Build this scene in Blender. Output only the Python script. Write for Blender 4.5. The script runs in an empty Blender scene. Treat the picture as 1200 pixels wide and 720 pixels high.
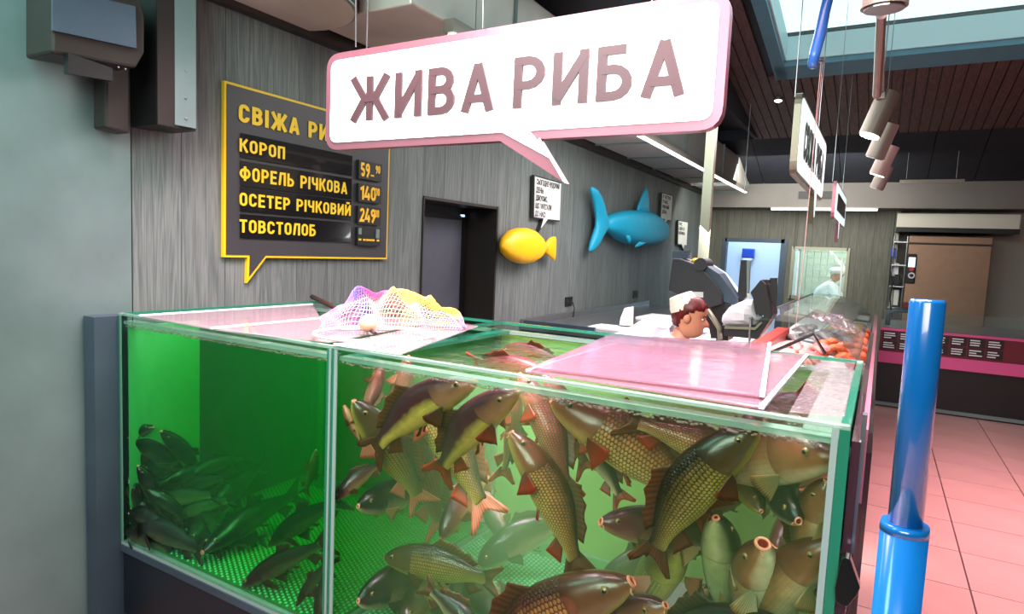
import bpy, bmesh, math, random
import numpy as np
from mathutils import Vector, Matrix
random.seed(7)
SC = bpy.context.scene
COL = SC.collection
# ------------------------------------------------------------------ camera
F_PX, YAW, PITCH, ROLL, CZ = 750.64, math.radians(-29.774), math.radians(-5.125), math.radians(2.537), 1.75
cy, sy, cp, sp = math.cos(YAW), math.sin(YAW), math.cos(PITCH), math.sin(PITCH)
FWD = Vector((sy*cp, cy*cp, sp)); _r = Vector((cy, -sy, 0)); _u = _r.cross(FWD)
RIGHT = math.cos(ROLL)*_r + math.sin(ROLL)*_u; UP = -math.sin(ROLL)*_r + math.cos(ROLL)*_u
cam_d = bpy.data.cameras.new('camera'); cam = bpy.data.objects.new('camera', cam_d); COL.objects.link(cam)
cam_d.sensor_width = 36; cam_d.lens = F_PX/1200*36; cam_d.clip_start = .05
cam.matrix_world = Matrix(((RIGHT.x, UP.x, -FWD.x, 0), (RIGHT.y, UP.y, -FWD.y, 0), (RIGHT.z, UP.z, -FWD.z, CZ), (0, 0, 0, 1)))
SC.camera = cam
# ------------------------------------------------------------------ world, exposure, lights
SC.view_settings.view_transform = 'Standard'; SC.view_settings.look = 'None'
SC.view_settings.gamma = 1; SC.view_settings.exposure = 0.42; SC.view_settings.use_curve_mapping = False
w = bpy.data.worlds.new('daylight'); SC.world = w; w.use_nodes = True
w.node_tree.nodes['Background'].inputs[0].default_value = (.72, .93, 1, 1)
w.node_tree.nodes['Background'].inputs[1].default_value = 1.6
cyc = SC.cycles
cyc.use_denoising = True; cyc.max_bounces = 8; cyc.diffuse_bounces = 3; cyc.glossy_bounces = 3
cyc.transmission_bounces = 4; cyc.transparent_max_bounces = 24; cyc.volume_bounces = 1
cyc.sample_clamp_indirect = 4; cyc.caustics_reflective = False; cyc.caustics_refractive = False
def area(name, loc, size, sizey, power, col, target=None, spread=180):
    l = bpy.data.lights.new(name, 'AREA'); l.shape = 'RECTANGLE'; l.size = size; l.size_y = sizey
    l.energy = power; l.color = col; l.spread = math.radians(spread)
    o = bpy.data.objects.new(name, l); COL.objects.link(o); o.location = loc
    d = Vector(target if target else (loc[0], loc[1], loc[2]-1)) - Vector(loc)
    o.rotation_euler = d.to_track_quat('-Z', 'Y').to_euler(); return o
area('tank_grow_light', (-1.1, 1.95, 3.1), 2.4, .9, 104, (1, .62, .76), (-1.1, 2.1, 1.3), 100)
area('tank_lamp_light', (-1.0, 1.5, 3.0), 2.6, .5, 36, (1, .93, .82), (-1.0, 2.1, .9), 110)
area('fish_front_fill', (-.2, -1.8, 2.9), 2.4, 1.6, 48, (1, .92, .88), (-.9, 1.9, .7), 100)  # unseen fill, added to light the fish through the front glass
area('aisle_meat_light', (1.1, 5.2, 2.9), 1.4, 6, 120, (1, .50, .62), (.7, 5.2, 0), 130)
area('wall_wash_light', (-1.9, 5.5, 2.85), .2, 7, 68, (.97, .98, 1), (-2.97, 6.2, 1.6))
area('counter_light', (-1.2, 5.6, 3.0), 1.2, 5, 72, (1, .97, .95))
area('back_hall_light', (-1.4, 10.6, 2.95), 2.6, 1.2, 55, (1, .98, .9), (-1.4, 12.3, 1.5))
area('left_wall_teal_fill', (-1.9, .1, 3.2), 1.6, 1.2, 46, (.62, 1, .94), (-2.9, 2.0, 2.0))  # unseen added fill, tinted teal so the left wall turns greener
# ------------------------------------------------------------------ pixel helpers: a viewing ray cut by a real plane
def ray(p): return FWD + RIGHT*((p[0]-600)/F_PX) - UP*((p[1]-360)/F_PX)
def cutX(p, X): d = ray(p); q = d*(X/d.x); q.z += CZ; return q
def cutY(p, Y): d = ray(p); q = d*(Y/d.y); q.z += CZ; return q
def cutZ(p, Z): d = ray(p); q = d*((Z-CZ)/d.z); q.z += CZ; return q
# ------------------------------------------------------------------ materials
MATS = {}
def S(c): return tuple(((x/255)/12.92 if x/255 <= .04045 else ((x/255+.055)/1.055)**2.4) for x in c)+(1,)
def mat(name, col=(128, 128, 128), rough=.5, metal=0, emit=None, es=1, coat=0, noise=0, nscale=8, bump=0, bscale=60, trans=0, sub=0, alpha=1, stretch=None):
    if name in MATS: return MATS[name]
    m = bpy.data.materials.new(name); m.use_nodes = True; nt = m.node_tree; b = nt.nodes['Principled BSDF']
    c = S(col); b.inputs['Base Color'].default_value = c; b.inputs['Roughness'].default_value = rough
    b.inputs['Metallic'].default_value = metal; b.inputs['Coat Weight'].default_value = coat; b.inputs['Alpha'].default_value = alpha
    if emit: b.inputs['Emission Color'].default_value = S(emit); b.inputs['Emission Strength'].default_value = es
    if sub: b.inputs['Subsurface Weight'].default_value = sub; b.inputs['Subsurface Scale'].default_value = .02
    tc = nt.nodes.new('ShaderNodeTexCoord'); mp = nt.nodes.new('ShaderNodeMapping'); nt.links.new(tc.outputs['Object'], mp.inputs[0])
    if stretch: mp.inputs['Scale'].default_value = stretch
    if noise:
        n = nt.nodes.new('ShaderNodeTexNoise'); n.inputs['Scale'].default_value = nscale; n.inputs['Detail'].default_value = 6
        nt.links.new(mp.outputs[0], n.inputs['Vector'])
        r = nt.nodes.new('ShaderNodeValToRGB'); e = r.color_ramp.elements
        e[0].position = .3; e[1].position = .7
        e[0].color = tuple(x*(1-noise) for x in c[:3])+(1,); e[1].color = tuple(min(1, x*(1+noise)) for x in c[:3])+(1,)
        nt.links.new(n.outputs[0], r.inputs[0]); nt.links.new(r.outputs[0], b.inputs['Base Color'])
    if bump:
        n2 = nt.nodes.new('ShaderNodeTexNoise'); n2.inputs['Scale'].default_value = bscale; nt.links.new(mp.outputs[0], n2.inputs['Vector'])
        bp = nt.nodes.new('ShaderNodeBump'); bp.inputs['Strength'].default_value = bump; bp.inputs['Distance'].default_value = .01
        nt.links.new(n2.outputs[0], bp.inputs['Height']); nt.links.new(bp.outputs[0], b.inputs['Normal'])
    MATS[name] = m; return m
def clear(name, tint=(255, 255, 255), film=0, filmcol=(255, 255, 255), rough=.02, gloss=1.0, bump=0, bscale=12):
    """thin clear sheet: see-through with a Fresnel gloss, optionally a milky film"""
    if name in MATS: return MATS[name]
    m = bpy.data.materials.new(name); m.use_nodes = True; nt = m.node_tree; nt.nodes.clear(); N = nt.nodes.new; L = nt.links.new
    out = N('ShaderNodeOutputMaterial'); t = N('ShaderNodeBsdfTransparent'); t.inputs[0].default_value = S(tint)
    g = N('ShaderNodeBsdfGlossy'); g.inputs['Roughness'].default_value = rough
    fr = N('ShaderNodeFresnel'); fr.inputs[0].default_value = 1.45
    mu = N('ShaderNodeMath'); mu.operation = 'MULTIPLY'; mu.inputs[1].default_value = gloss; L(fr.outputs[0], mu.inputs[0])
    ge = N('ShaderNodeNewGeometry'); inv = N('ShaderNodeMath'); inv.operation = 'SUBTRACT'; inv.inputs[0].default_value = 1; L(ge.outputs['Backfacing'], inv.inputs[1])
    mu2 = N('ShaderNodeMath'); mu2.operation = 'MULTIPLY'; L(mu.outputs[0], mu2.inputs[0]); L(inv.outputs[0], mu2.inputs[1]); mu = mu2
    mx = N('ShaderNodeMixShader'); L(mu.outputs[0], mx.inputs[0]); L(g.outputs[0], mx.inputs[2])
    if film:
        d = N('ShaderNodeBsdfDiffuse'); d.inputs[0].default_value = S(filmcol); m2 = N('ShaderNodeMixShader'); m2.inputs[0].default_value = film
        L(t.outputs[0], m2.inputs[1]); L(d.outputs[0], m2.inputs[2]); L(m2.outputs[0], mx.inputs[1])
    else: L(t.outputs[0], mx.inputs[1])
    if bump:
        tc = N('ShaderNodeTexCoord'); n2 = N('ShaderNodeTexNoise'); n2.inputs['Scale'].default_value = bscale; n2.inputs['Detail'].default_value = 3
        L(tc.outputs['Object'], n2.inputs['Vector']); bp = N('ShaderNodeBump'); bp.inputs['Strength'].default_value = bump; bp.inputs['Distance'].default_value = .03
        L(n2.outputs[0], bp.inputs['Height']); L(bp.outputs[0], g.inputs['Normal']); L(bp.outputs[0], fr.inputs['Normal'])
    L(mx.outputs[0], out.inputs[0]); MATS[name] = m; return m
def wood(name, a, b_, seam=0, axis='Z', rough=.55):
    m = bpy.data.materials.new(name); m.use_nodes = True; nt = m.node_tree; N = nt.nodes.new; L = nt.links.new
    b = nt.nodes['Principled BSDF']; b.inputs['Roughness'].default_value = rough
    tc = N('ShaderNodeTexCoord'); oi = N('ShaderNodeObjectInfo'); mp = N('ShaderNodeMapping')
    mp.inputs['Scale'].default_value = (14, 14, .6) if axis == 'Z' else (14, .6, 14)
    cm = N('ShaderNodeCombineXYZ'); ml = N('ShaderNodeMath'); ml.operation = 'MULTIPLY'; ml.inputs[1].default_value = 31
    L(oi.outputs['Random'], ml.inputs[0]); L(ml.outputs[0], cm.inputs[0]); L(ml.outputs[0], cm.inputs[2]); L(cm.outputs[0], mp.inputs['Location'])
    L(tc.outputs['Object'], mp.inputs[0])
    n = N('ShaderNodeTexNoise'); n.inputs['Scale'].default_value = 1.3; n.inputs['Detail'].default_value = 3; n.inputs['Distortion'].default_value = .6; L(mp.outputs[0], n.inputs['Vector'])
    wv = N('ShaderNodeMath'); wv.operation = 'MULTIPLY'; wv.inputs[1].default_value = 34; L(n.outputs[0], wv.inputs[0])
    sn = N('ShaderNodeMath'); sn.operation = 'SINE'; L(wv.outputs[0], sn.inputs[0])
    n2 = N('ShaderNodeTexNoise'); n2.inputs['Scale'].default_value = 11; n2.inputs['Detail'].default_value = 7; L(mp.outputs[0], n2.inputs['Vector'])
    ad = N('ShaderNodeMath'); ad.operation = 'MULTIPLY_ADD'; ad.inputs[1].default_value = .17; L(sn.outputs[0], ad.inputs[0]); L(n2.outputs[0], ad.inputs[2])
    r = N('ShaderNodeValToRGB'); r.color_ramp.elements[0].position = .2; r.color_ramp.elements[1].position = .8
    r.color_ramp.elements[0].color = S(a); r.color_ramp.elements[1].color = S(b_); L(ad.outputs[0], r.inputs[0])
    hs = N('ShaderNodeHueSaturation'); mr = N('ShaderNodeMapRange'); mr.inputs[3].default_value = .88; mr.inputs[4].default_value = 1.12
    L(oi.outputs['Random'], mr.inputs[0]); L(mr.outputs[0], hs.inputs['Value']); L(r.outputs[0], hs.inputs['Color']); L(hs.outputs[0], b.inputs['Base Color'])
    bp = N('ShaderNodeBump'); bp.inputs['Strength'].default_value = .25; bp.inputs['Distance'].default_value = .004; L(ad.outputs[0], bp.inputs['Height']); L(bp.outputs[0], b.inputs['Normal'])
    MATS[name] = m; return m
wood('wall_wood', (84, 93, 91), (119, 126, 123)); wood('back_wood', (88, 88, 78), (112, 112, 100)); wood('ceiling_wood', (70, 48, 46), (112, 80, 76), axis='Y')
mat('navy', (38, 42, 52), .7, noise=.15); mat('black', (14, 14, 15), .45); mat('soft_black', (34, 35, 38), .5, noise=.2, nscale=4)
mat('brown_metal', (46, 40, 36), .45, .3, noise=.12, nscale=3); mat('galv', (118, 138, 136), .45, .35, noise=.08, nscale=5, bump=.15, bscale=9)
mat('duct_grey', (226, 218, 206), .42, .4, noise=.2, nscale=1.6); mat('soffit', (176, 172, 166), .7, noise=.06, nscale=2)
mat('soffit_dark', (124, 120, 116), .7, noise=.08, nscale=2); mat('steel', (168, 172, 176), .28, .9, noise=.08, bump=.05); mat('slate_steel', (74, 88, 102), .45, .4, noise=.15, nscale=3)
mat('pink_reflection_chrome', (158, 104, 116), .3, .7); mat('letter', (74, 52, 56), .38, .35); mat('yellow', (238, 196, 28), .45); mat('board', (58, 58, 60), .4, noise=.1, nscale=3)  # pink reflections are put into the sign frame and sign letter colours
mat('slot', (24, 24, 26), .15, coat=.5); mat('digit', (250, 190, 40), .4); mat('white', (236, 238, 240), .5); mat('paper', (226, 228, 222), .7, noise=.04)
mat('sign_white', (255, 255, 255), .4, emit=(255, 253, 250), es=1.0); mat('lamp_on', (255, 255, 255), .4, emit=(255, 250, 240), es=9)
mat('led', (255, 255, 255), .4, emit=(255, 250, 244), es=3.0); mat('lamp_body', (140, 132, 122), .4, .5); mat('ink', (40, 42, 44), .5)
mat('sky_frame', (92, 140, 158), .5, noise=.06); mat('sky_ledge', (196, 226, 228), .5); mat('floor_tile', (206, 160, 150), .28, noise=.08, nscale=3); mat('grout', (92, 66, 62), .8)
mat('teal_edge', (44, 132, 104), .12, coat=.6, alpha=.75); mat('teal_pale', (140, 178, 160), .2, coat=.5, alpha=.55); mat('silicone', (150, 172, 166), .35, alpha=.9)
clear('tank_glass', (236, 250, 242), 0, gloss=.55); clear('lid_clear', (248, 244, 246), .16, (246, 214, 224), .06, 1.0, bump=.05, bscale=6)  # clear lid: pink reflected light is put into its film colour
clear('lid_acrylic', (240, 218, 226), .27, (182, 150, 166), .12, 1.2, bump=.12, bscale=5); clear('pane', (236, 246, 244), .04, gloss=.8); clear('wrap', (255, 250, 252), .08, (210, 200, 205), .05, 1.0, bump=.2, bscale=14)  # acrylic lid: pink of the reflected lamps is put into tint and film
mat('mat_green', (36, 120, 56), .4); mat('blue_tube', (60, 120, 205), .25, coat=.6); mat('pole_blue', (12, 100, 172), .22, coat=.7); mat('rope', (190, 160, 150), .8)
mat('skin', (214, 148, 118), .5, sub=.1); mat('coat', (236, 238, 246), .8, noise=.04, bump=.2, bscale=14); mat('cap', (240, 232, 216), .8, bump=.1); mat('hair', (92, 22, 20), .45, noise=.5, nscale=60, stretch=(1, 1, .2))
mat('machine', (46, 50, 54), .5, noise=.06, nscale=5); mat('machine_blue', (60, 80, 96), .35); mat('yfish', (244, 184, 10), .42, noise=.05); mat('bfish', (24, 164, 200), .45, noise=.05)
mat('pinkmeat', (238, 150, 142), .35, noise=.35, nscale=30, bump=.4, bscale=40); mat('orangefish', (206, 112, 64), .35, noise=.4, nscale=26, bump=.4); mat('redtray', (176, 52, 40), .4)
mat('ice', (236, 240, 242), .4, noise=.1, nscale=50, bump=.6, bscale=70); mat('olive_fish', (150, 132, 60), .4, noise=.4, nscale=20, bump=.4); mat('grey_fish', (128, 124, 120), .4, noise=.3, nscale=24)
mat('magenta', (226, 90, 150), .5); mat('maroon', (110, 28, 44), .5); mat('oven', (150, 120, 98), .35, .5, noise=.06); mat('screen', (200, 225, 245), .2, emit=(190, 220, 250), es=1.2)
mat('blue_plastic', (30, 70, 170), .35); mat('cream_hood', (214, 210, 196), .4); mat('room_blue', (196, 214, 232), .7, emit=(200, 220, 245), es=.0); mat('dark_room', (46, 46, 46), .8)
mat('stand_face', (26, 32, 42), .35, noise=.3, nscale=2); mat('ball', (222, 168, 138), .5, noise=.2); mat('hoop', (245, 240, 242), .3); mat('handle', (52, 30, 26), .5)
mat('bumper', (14, 18, 16), .3, coat=.4); mat('pink_plastic', (206, 128, 146), .2, coat=.5, alpha=.8); mat('frame_al', (150, 148, 130), .35, .6)
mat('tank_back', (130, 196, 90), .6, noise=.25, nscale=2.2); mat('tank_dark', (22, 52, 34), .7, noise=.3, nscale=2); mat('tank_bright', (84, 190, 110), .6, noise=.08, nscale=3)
mat('lip', (238, 150, 120), .35); mat('mouth_in', (150, 36, 34), .5); mat('eye_w', (132, 104, 62), .15, coat=1); mat('eye_b', (8, 8, 8), .08, coat=1); mat('froth', (190, 160, 150), .2, noise=.2, nscale=40, alpha=.4)
mat('dot', (110, 215, 160), .35)
# ------------------------------------------------------------------ mesh helpers (world coordinates in, local mesh out)
def tag(o, label=None, cat=None, group=None, kind=None):
    if label: o['label'] = label
    if cat: o['category'] = cat
    if group: o['group'] = group
    if kind: o['kind'] = kind
    return o
def empty(name, loc, label, cat, group=None):
    o = bpy.data.objects.new(name, None); COL.objects.link(o); o.location = loc; o.empty_display_size = .05
    return tag(o, label, cat, group)
def wloc(o):
    v = Vector((0, 0, 0))
    while o: v += o.location; o = o.parent
    return v
class MB:
    def __init__(s): s.v = []; s.f = []; s.m = []
    def add(s, vs, fs, mi=0):
        n = len(s.v); s.v += [tuple(v) for v in vs]
        for f in fs: s.f.append(tuple(i+n for i in f)); s.m.append(mi)
        return s
    def box(s, x0, x1, y0, y1, z0, z1, mi=0):
        return s.hexa([(x0, y0, z0), (x1, y0, z0), (x1, y1, z0), (x0, y1, z0), (x0, y0, z1), (x1, y0, z1), (x1, y1, z1), (x0, y1, z1)], mi)
    def hexa(s, c, mi=0):
        return s.add(c, [(3, 2, 1, 0), (4, 5, 6, 7), (0, 1, 5, 4), (1, 2, 6, 5), (2, 3, 7, 6), (3, 0, 4, 7)], mi)
    def prism(s, pts, off, mi=0, mside=None):
        """polygon (3D points) pushed by a vector"""
        n = len(pts); o = Vector(off); a = [Vector(p) for p in pts]
        s.add(a+[p+o for p in a], [tuple(range(n))[::-1], tuple(range(n, 2*n))], mi)
        k = len(s.v)-2*n
        for i in range(n): s.f.append((k+i, k+(i+1) % n, k+n+(i+1) % n, k+n+i)); s.m.append(mi if mside is None else mside)
        return s
    def tube(s, pts, r, n=10, mi=0, cap=True):
        pts = [Vector(p) for p in pts]; rs = r if isinstance(r, (list, tuple)) else [r]*len(pts); rings = []
        prev = None
        for i, p in enumerate(pts):
            d = (pts[min(i+1, len(pts)-1)]-pts[max(i-1, 0)]).normalized()
            a = prev if prev is not None else (Vector((0, 0, 1)) if abs(d.z) < .9 else Vector((1, 0, 0)))
            u = (a-d*a.dot(d)).normalized(); prev = u; v = d.cross(u)
            rings.append([p+(u*math.cos(2*math.pi*k/n)+v*math.sin(2*math.pi*k/n))*rs[i] for k in range(n)])
        return s.rings(rings, mi, cap)
    def rings(s, rings, mi=0, cap=True):
        n = len(rings[0]); base = [p for r in rings for p in r]; fs = []
        for i in range(len(rings)-1):
            for k in range(n): fs.append((i*n+k, i*n+(k+1) % n, (i+1)*n+(k+1) % n, (i+1)*n+k))
        if cap: fs += [tuple(range(n))[::-1], tuple(range((len(rings)-1)*n, len(rings)*n))]
        return s.add(base, fs, mi)
    def ell(s, c, rx, ry, rz, nu=16, nv=10, mi=0, M=None):
        c = Vector(c); rr = []
        for j in range(nv+1):
            t = math.pi*(j/nv)*.998+.001
            q = [Vector((rx*math.sin(t)*math.cos(2*math.pi*k/nu), ry*math.sin(t)*math.sin(2*math.pi*k/nu), -rz*math.cos(t))) for k in range(nu)]
            rr.append([c+(M @ p if M else p) for p in q])
        return s.rings(rr, mi)
    def build(s, name, mats, parent=None, smooth=False, origin=None, bevel=0, **tg):
        if not isinstance(mats, (list, tuple)): mats = [mats]
        vs = np.array(s.v, float)
        if parent is not None: off = wloc(parent); loc = Vector((0, 0, 0))
        else:
            off = Vector(origin) if origin else Vector(((vs[:, 0].min()+vs[:, 0].max())/2, (vs[:, 1].min()+vs[:, 1].max())/2, vs[:, 2].min())); loc = off
        me = bpy.data.meshes.new(name); me.from_pydata((vs-np.array(off)).tolist(), [], s.f)
        for m in mats: me.materials.append(MATS[m] if isinstance(m, str) else m)
        me.polygons.foreach_set('material_index', s.m)
        if smooth: me.polygons.foreach_set('use_smooth', [True]*len(s.f))
        bm = bmesh.new(); bm.from_mesh(me); bmesh.ops.recalc_face_normals(bm, faces=bm.faces); bm.to_mesh(me); bm.free()
        o = bpy.data.objects.new(name, me); COL.objects.link(o); o.location = loc; o.parent = parent
        if bevel:
            b = o.modifiers.new('bevel', 'BEVEL'); b.width = bevel; b.segments = 2; b.limit_method = 'ANGLE'
        return tag(o, tg.get('label'), tg.get('cat'), tg.get('group'), tg.get('kind'))
def box(name, x0, x1, y0, y1, z0, z1, m, parent=None, bevel=0, **t): return MB().box(x0, x1, y0, y1, z0, z1).build(name, m, parent, bevel=bevel, **t)
# ------------------------------------------------------------------ stroke lettering
def arc(cx, cy_, rx, ry, a0, a1, n=7): return [(cx+rx*math.cos(math.radians(a0+(a1-a0)*i/n)), cy_+ry*math.sin(math.radians(a0+(a1-a0)*i/n))) for i in range(n+1)]
def glyph(ch, t):
    a = t/2; w = .60; T = 1-a; R = w-a; r = (w-t)/2; m = w/2
    def O(w=.6):
        r = (w-t)/2; m = w/2; q = min(r, .3)
        return arc(m, T-q, r, q, 0, 180)+arc(m, a+q, r, q, 180, 360)
    bowl = lambda y0, y1, x1=R: [(a, y1)]+arc(x1-(y1-y0)/2, (y0+y1)/2, (y1-y0)/2, (y1-y0)/2, 90, -90)+[(a, y0)]
    G = {
     'О': (w, [(O(), 1)]), '0': (w, [(O(), 1)]),
     'С': (w, [([(R, .68)]+arc(m, T-r, r, r, 0, 180)+arc(m, a+r, r, r, 180, 360)+[(R, .32)], 0)]),
     'В': (w, [([(a, 0), (a, 1)], 0), (bowl(.53, T, R-.03), 0), (bowl(a, .53), 0)]),
     'І': (t, [([(a, 0), (a, 1)], 0)]), '1': (.42, [([(.42-a, 0), (.42-a, T-.02), (.02, .74)], 0)]),
     'Ж': (.98, [([(.49, 0), (.49, 1)], 0), ([(a*.6, 1), (.36, .5), (a*.6, 0)], 0), ([(.98-a*.6, 1), (.62, .5), (.98-a*.6, 0)], 0), ([(.36, .5), (.62, .5)], 0)]),
     'А': (.68, [([(a*.9, 0), (.34, 1-a*.3)], 0), ([(.68-a*.9, 0), (.34, 1-a*.3)], 0), ([(.15, .27), (.53, .27)], 0)]),
     'Р': (w, [([(a, 0), (a, 1)], 0), (bowl(.44, T), 0)]), 'Ь': (w, [([(a, 0), (a, 1)], 0), (bowl(a, .56), 0)]),
     'И': (.64, [([(a, 0), (a, 1)], 0), ([(.64-a, 0), (.64-a, 1)], 0), ([(a, .10), (.64-a, .90)], 0)]),
     'Й': (.64, [([(a, 0), (a, 1)], 0), ([(.64-a, 0), (.64-a, 1)], 0), ([(a, .10), (.64-a, .90)], 0), (arc(.32, 1.22, .13, .10, 180, 360), 0)]),
     'Б': (w, [([(a, 0), (a, 1)], 0), ([(a, T), (R-.04, T)], 0), (bowl(a, .57), 0)]),
     'К': (.62, [([(a, 0), (a, 1)], 0), ([(.6-a*.4, 1), (.2, .47)], 0), ([(.27, .56), (.62-a*.4, 0)], 0)]),
     'П': (w, [([(a, 0), (a, T), (R, T), (R, 0)], 0)]), 'Л': (.64, [([(0.02, a), (.1, a+.02), (.2, T), (.64-a, T), (.64-a, 0)], 0)]),
     'Ф': (.86, [([(.43, -.02), (.43, 1.02)], 0), (arc(.43, .5, .43-a, .30, 0, 360, 16)[:-1], 1)]),
     'Е': (.54, [([(.54, T), (a, T), (a, a), (.54, a)], 0), ([(a, .52), (.49, .52)], 0)]), 'Т': (.58, [([(0, T), (.58, T)], 0), ([(.29, 0), (.29, T)], 0)]),
     'Ч': (w, [([(R, 0), (R, 1)], 0), ([(a, 1), (a, .6), (a+.12, .47), (R, .47)], 0)]),
     '2': (w, [(arc(m, T-r, r, r, 165, -20)+[(a+.02, a), (w, a)], 0)]), '4': (.62, [([(.34, 1), (.04, .26), (.62, .26)], 0), ([(.46, .52), (.46, 0)], 0)]),
     '5': (w, [([(R, T), (a+.03, T), (a+.02, .58)]+arc(m, a+r+.02, r, r+.02, 110, -150), 0)]), '9': (w, [(arc(m, T-r, r, r, 0, 360, 14)[:-1], 1), ([(R, T-r), (R-.02, .4), (.2, 0)], 0)]),
     '-': (.3, [([(0, .18), (.3, .18)], 0)]), ' ': (.3, []),
    }
    return G[ch]
def text_mb(mb, s, origin, ux, uy, h, t=.17, width=None, depth=.004, gap=.13, mi=0, own=None):
    """letters as raised strips: ux, uy unit vectors, h cap height, width = total width wanted"""
    ux, uy = Vector(ux), Vector(uy); nz = ux.cross(uy); origin = Vector(origin)
    tot = sum(glyph(c, t)[0]+gap for c in s)-gap; sx = (width/(tot*h)) if width else 1
    x = 0
    for c in s:
        gw, st = glyph(c, t)
        if own and mb.v: mb.build('letter', own[0], own[1]); mb = MB()
        for q_, (pl, closed) in enumerate(st):
            z_a, z_b = -.0002*q_, depth*(1+.06*q_)
            P = [Vector((p[0]+x, p[1])) for p in pl]; n = len(P); L_, R_ = [], []
            for i in range(n):
                pa = P[i-1] if (i or closed) else None; pb = P[(i+1) % n] if (i < n-1 or closed) else None
                d1 = (P[i]-pa).normalized() if pa is not None else None; d2 = (pb-P[i]).normalized() if pb is not None else None
                d1 = d1 or d2; d2 = d2 or d1; n1 = Vector((-d1.y, d1.x)); n2 = Vector((-d2.y, d2.x)); b = (n1+n2)
                b = b.normalized() if b.length > 1e-4 else n1
                k = t/2/max(.45, b.dot(n1)); L_.append(P[i]+b*k); R_.append(P[i]-b*k)
            to = lambda q, z: origin+ux*(q.x*h*sx)+uy*(q.y*h)+nz*z
            for i in range(n if closed else n-1):
                j = (i+1) % n; q = [R_[i], R_[j], L_[j], L_[i]]
                mb.hexa([to(p, z_a) for p in q]+[to(p, z_b) for p in q], mi)
        x += gw+gap
    if own and mb.v: mb.build('letter', own[0], own[1])
    return mb
# ================================================================== STRUCTURE
XW = -2.97
st = dict(kind='structure')
# floor
fl = box('floor', -3.3, 6, -5, 14, -.12, -.012, 'grout', **st)
tile_me = None
for i in range(7):
    for j in range(26):
        x0, y0 = -.53+.55*i, 1.0+.545*j-.6
        if y0 > 12.0: continue
        if tile_me is None:
            o = MB().box(0, .541, 0, .536, -.012, 0).build('tile', 'floor_tile', None, origin=(0, 0, 0)); tile_me = o.data
            b = o.modifiers; o.parent = fl; o.location = Vector((x0, y0, 0))-fl.location
        else:
            o = bpy.data.objects.new('tile', tile_me); COL.objects.link(o); o.parent = fl; o.location = Vector((x0, y0, 0))-fl.location
# left wall of vertical boards with the recessed doorway
DY0, DY1, DZ = 3.80, 4.84, 2.10
wl = MB().box(-3.04, -2.99, -5, DY0, 0, 2.9).box(-3.04, -2.99, DY1, 12.6, 0, 2.9).box(-3.04, -2.99, DY0, DY1, DZ, 2.9).build('wall_left', 'dark_room', **st)
y = 1.68
while y < 12.5:
    y2 = min(y+.238, 12.5)
    segs = [(y, y2, 0)]
    if y < DY0 < y2: segs = [(y, DY0, 0), (DY0, y2, DZ)]
    elif y < DY1 < y2: segs = [(y, DY1, DZ), (DY1, y2, 0)]
    elif DY0 <= y < DY1: segs = [(y, y2, DZ)]
    for a, b_, z0 in segs: box('plank', -2.99, XW+random.uniform(-.0012, .0012), a, b_-.003, z0, 2.9, 'wall_wood', wl)
    y = y2
box('metal_sheet', -2.99, XW+.004, -1.2, 1.672, 0, 2.9, 'galv', wl)
# doorway recess
dn = MB().box(-3.34, -3.32, DY0-.05, DY1+.05, 0, 2.2).box(-3.32, -3.04, DY0-.03, DY0, 0, 2.2).box(-3.32, -3.04, DY0, DY1, DZ, DZ+.03).build('wall_recess', 'soft_black', **st)
box('wall_recess_side', -3.32, -3.04, DY1, DY1+.03, 0, 2.2, 'brown_metal', **st)
mat('door_grey', (84, 88, 98), .5, noise=.06)
dr = box('door_1', -3.318, -3.29, DY0+.01, DY1-.06, 0, 1.99, 'door_grey', **st)
box('door_frame', -3.318, -3.27, DY1-.06, DY1-.004, 0, 2.03, 'black', dr); box('transom', -3.318, -3.27, DY0, DY1-.06, 1.99, 2.03, 'black', dr)
q = cutX((541, 253), -3.28); box('exit_light', -3.28, -3.26, q.y-.02, q.y+.02, q.z-.01, q.z+.01, 'screen', label='tiny pale green light at the top of the recessed doorway', cat='light')
tr = MB().box(-3.04, XW+.012, DY0-.004, DY0+.006, 0, DZ).box(-3.04, XW+.012, DY1-.006, DY1+.02, 0, DZ+.02).box(-3.04, XW+.012, DY0, DY1, DZ-.006, DZ+.016).build('trim_1', 'brown_metal', **st)
# outer shell
box('wall_outer_left', -3.75, -3.65, -5, 14.4, 0, 6.4, 'navy', **st)
box('wall_right', 6, 6.1, -5, 14.4, 0, 6.4, 'back_wood', **st)
box('wall_front', -3.7, 6.1, -5.1, -5, 0, 6.4, 'back_wood', **st)
# back wall with doorway and window
BY = 12.55
wx0, wx1, wz0, wz1 = -1.40, -.53, 1.12, 2.0
dx0, dx1, dz1 = -2.60, -1.56, 2.11
wb = MB().box(-3.1, .12, BY+.03, BY+.10, dz1+.0, 3.2).box(-3.1, dx0, BY+.03, BY+.10, 0, dz1).box(dx1, wx0, BY+.03, BY+.10, 0, dz1).box(wx0, wx1, BY+.03, BY+.10, 0, wz0).box(wx1, .12, BY+.03, BY+.10, 0, dz1).box(wx0, wx1, BY+.03, BY+.1, wz1, dz1).build('wall_back', 'dark_room', **st)
x = -3.04
while x < .11:
    x2 = min(x+.24, .12)
    cuts = sorted({x, x2}|{c for c in (dx0, dx1, wx0, wx1) if x < c < x2})
    for a, b_ in zip(cuts, cuts[1:]):
        mid = (a+b_)/2
        if dx0 < mid < dx1: box('plank', a, b_-.003, BY, BY+.03, dz1, 2.7, 'back_wood', wb)
        elif wx0 < mid < wx1: box('plank', a, b_-.003, BY, BY+.03, 0, wz0, 'back_wood', wb); box('plank', a, b_-.003, BY, BY+.03, wz1, 2.7, 'back_wood', wb)
        else: box('plank', a, b_-.003, BY, BY+.03, 0, 2.7, 'back_wood', wb)
    x = x2
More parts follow.
